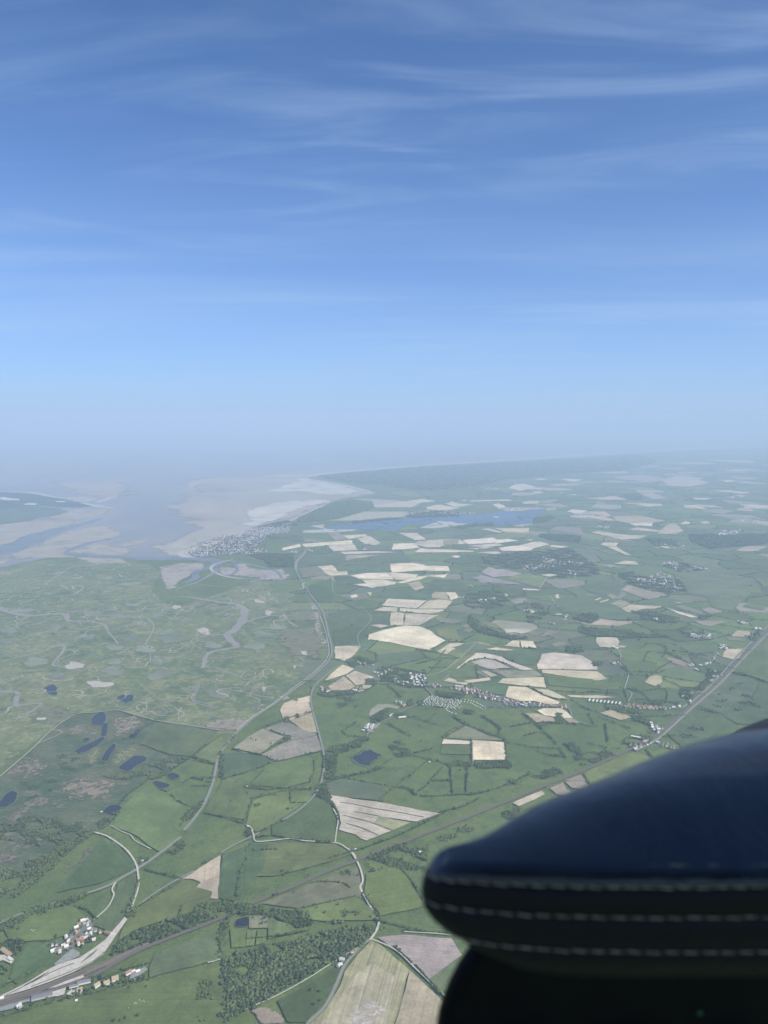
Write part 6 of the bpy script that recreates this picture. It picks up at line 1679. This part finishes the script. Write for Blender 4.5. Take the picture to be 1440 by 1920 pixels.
for px, py in ((1010, 2035), (1210, 2032), (1400, 2030)):
    c = at_y(px, py, yp)
    annulus('bezel', c.x, c.z, .030, .036, yp - .001, M_PANEL)
    dv = [(c.x, yp + .0005, c.z)] + [(c.x + .030 * math.cos(a), yp + .0005, c.z + .030 * math.sin(a)) for a in np.linspace(0, 2*math.pi, 29)[:-1]]
    dial = link('dial', mesh('dial', dv, [[0, 1 + i, 1 + (i+1) % 28] for i in range(28)]), panel, M_GLASS)
    tv, tf = [], []
    for k in range(12):
        a = k * math.pi / 6; u = Vector((math.cos(a), 0, math.sin(a))); w_ = Vector((-math.sin(a), 0, math.cos(a))) * .0009; b = len(tv)
        for r in (.022, .027):
            for sgn_ in (-1, 1): q = Vector((c.x, yp - .0005, c.z)) + u * r + w_ * sgn_; tv.append(tuple(q))
        tf.append([b, b + 1, b + 3, b + 2])
    link('tick_marks', mesh('tick_marks', tv, tf), dial, M_WHITE)
c = at_y(1312, 1898, yp)
lv = [(c.x + .0022 * math.cos(a), yp - .001, c.z + .0022 * math.sin(a)) for a in np.linspace(0, 2*math.pi, 13)[:-1]]
link('indicator_lamp', mesh('indicator_lamp', lv, [list(range(12))]), panel, m_color('green lens', (.02, .09, .065), .1, 100, .3, .3))
# brown corner of the engine cowling beyond the cover
cowl_px = [(1392, 1375), (1405, 1365), (1420, 1356), (1440, 1347), (1480, 1332), (1560, 1308), (1700, 1280), (1900, 1262)]
yc = 1.35; vs, fs = [], []
for px, py in cowl_px:
    v = at_y(px, py, yc)
    for dy, dz in ((.35, -.27), (.22, -.15), (.10, -.055), (0, 0), (-.10, .034), (-.20, .050), (-.24, -.15)): vs.append((v.x + dy * .12, v.y + dy, v.z + dz))
for j in range(len(cowl_px) - 1):
    for k in range(6): fs.append([j*7 + k, j*7 + k + 1, (j+1)*7 + k + 1, (j+1)*7 + k])
me = mesh('engine_cowling', vs, fs)
for p in me.polygons: p.use_smooth = True
o = link('engine_cowling', me, None, M_COWL)
tag(o, 'dark brown corner of the engine cowling beyond the leather glareshield', 'cowling')

# unseen cabin roof above and behind the eye, added to shade the glareshield
roof = bpy.data.objects.new('cabin_shade_roof', None); COL.objects.link(roof)
tag(roof, 'grey padded cabin roof over the seats above the leather glareshield', 'roof')
vs, fs = [], []
NXr, NYr = 15, 9
for layer in (0, .03):
    for j in range(NYr):
        for i in range(NXr):
            u = -1 + 2 * i / (NXr - 1); yv = -1.6 + 1.86 * j / (NYr - 1)
            vs.append((.30 + u * .98, yv, .36 + layer - .14 * abs(u) ** 3.2 - .02 * (j / (NYr - 1)) ** 2))
nn = NXr * NYr
for j in range(NYr - 1):
    for i in range(NXr - 1):
        a = j * NXr + i; fs.append([a, a + NXr, a + NXr + 1, a + 1]); fs.append([nn + a, nn + a + 1, nn + a + NXr + 1, nn + a + NXr])
for j in range(NYr - 1):
    for i in (0, NXr - 1): a = j * NXr + i; fs.append([a, a + NXr, nn + a + NXr, nn + a])
for i in range(NXr - 1):
    for j in (0, NYr - 1): a = j * NXr + i; fs.append([a, a + 1, nn + a + 1, nn + a])
me = mesh('headliner', vs, fs)
for p in me.polygons: p.use_smooth = True
link('headliner', me, roof, m_color('grey headliner cloth', (.10, .10, .105), .1, 60))
# ================================================================== the air
bm_v = [(x, y, z) for z in (-H - 1.5, HAZE_TOP) for y in (-21000.0, far * 1.02) for x in (-far * 1.02, far * 1.02)]
hz = link('haze', mesh('haze', bm_v, [[0,2,3,1],[4,5,7,6],[0,1,5,4],[2,6,7,3],[0,4,6,2],[1,3,7,5]]))
hm = bpy.data.materials.new('haze'); hm.use_nodes = True
hn = hm.node_tree.nodes; hn.remove(hn['Principled BSDF'])
pv = hn.new('ShaderNodeVolumePrincipled')
pv.inputs['Color'].default_value = HAZE_COL
pv.inputs['Density'].default_value = HAZE_D
pv.inputs['Anisotropy'].default_value = HAZE_G
hm.node_tree.links.new(pv.outputs[0], hn['Material Output'].inputs['Volume'])
hz.data.materials.append(hm); hz['kind'] = 'stuff'; hz['label'] = 'pale blue haze over the whole plain and bay'
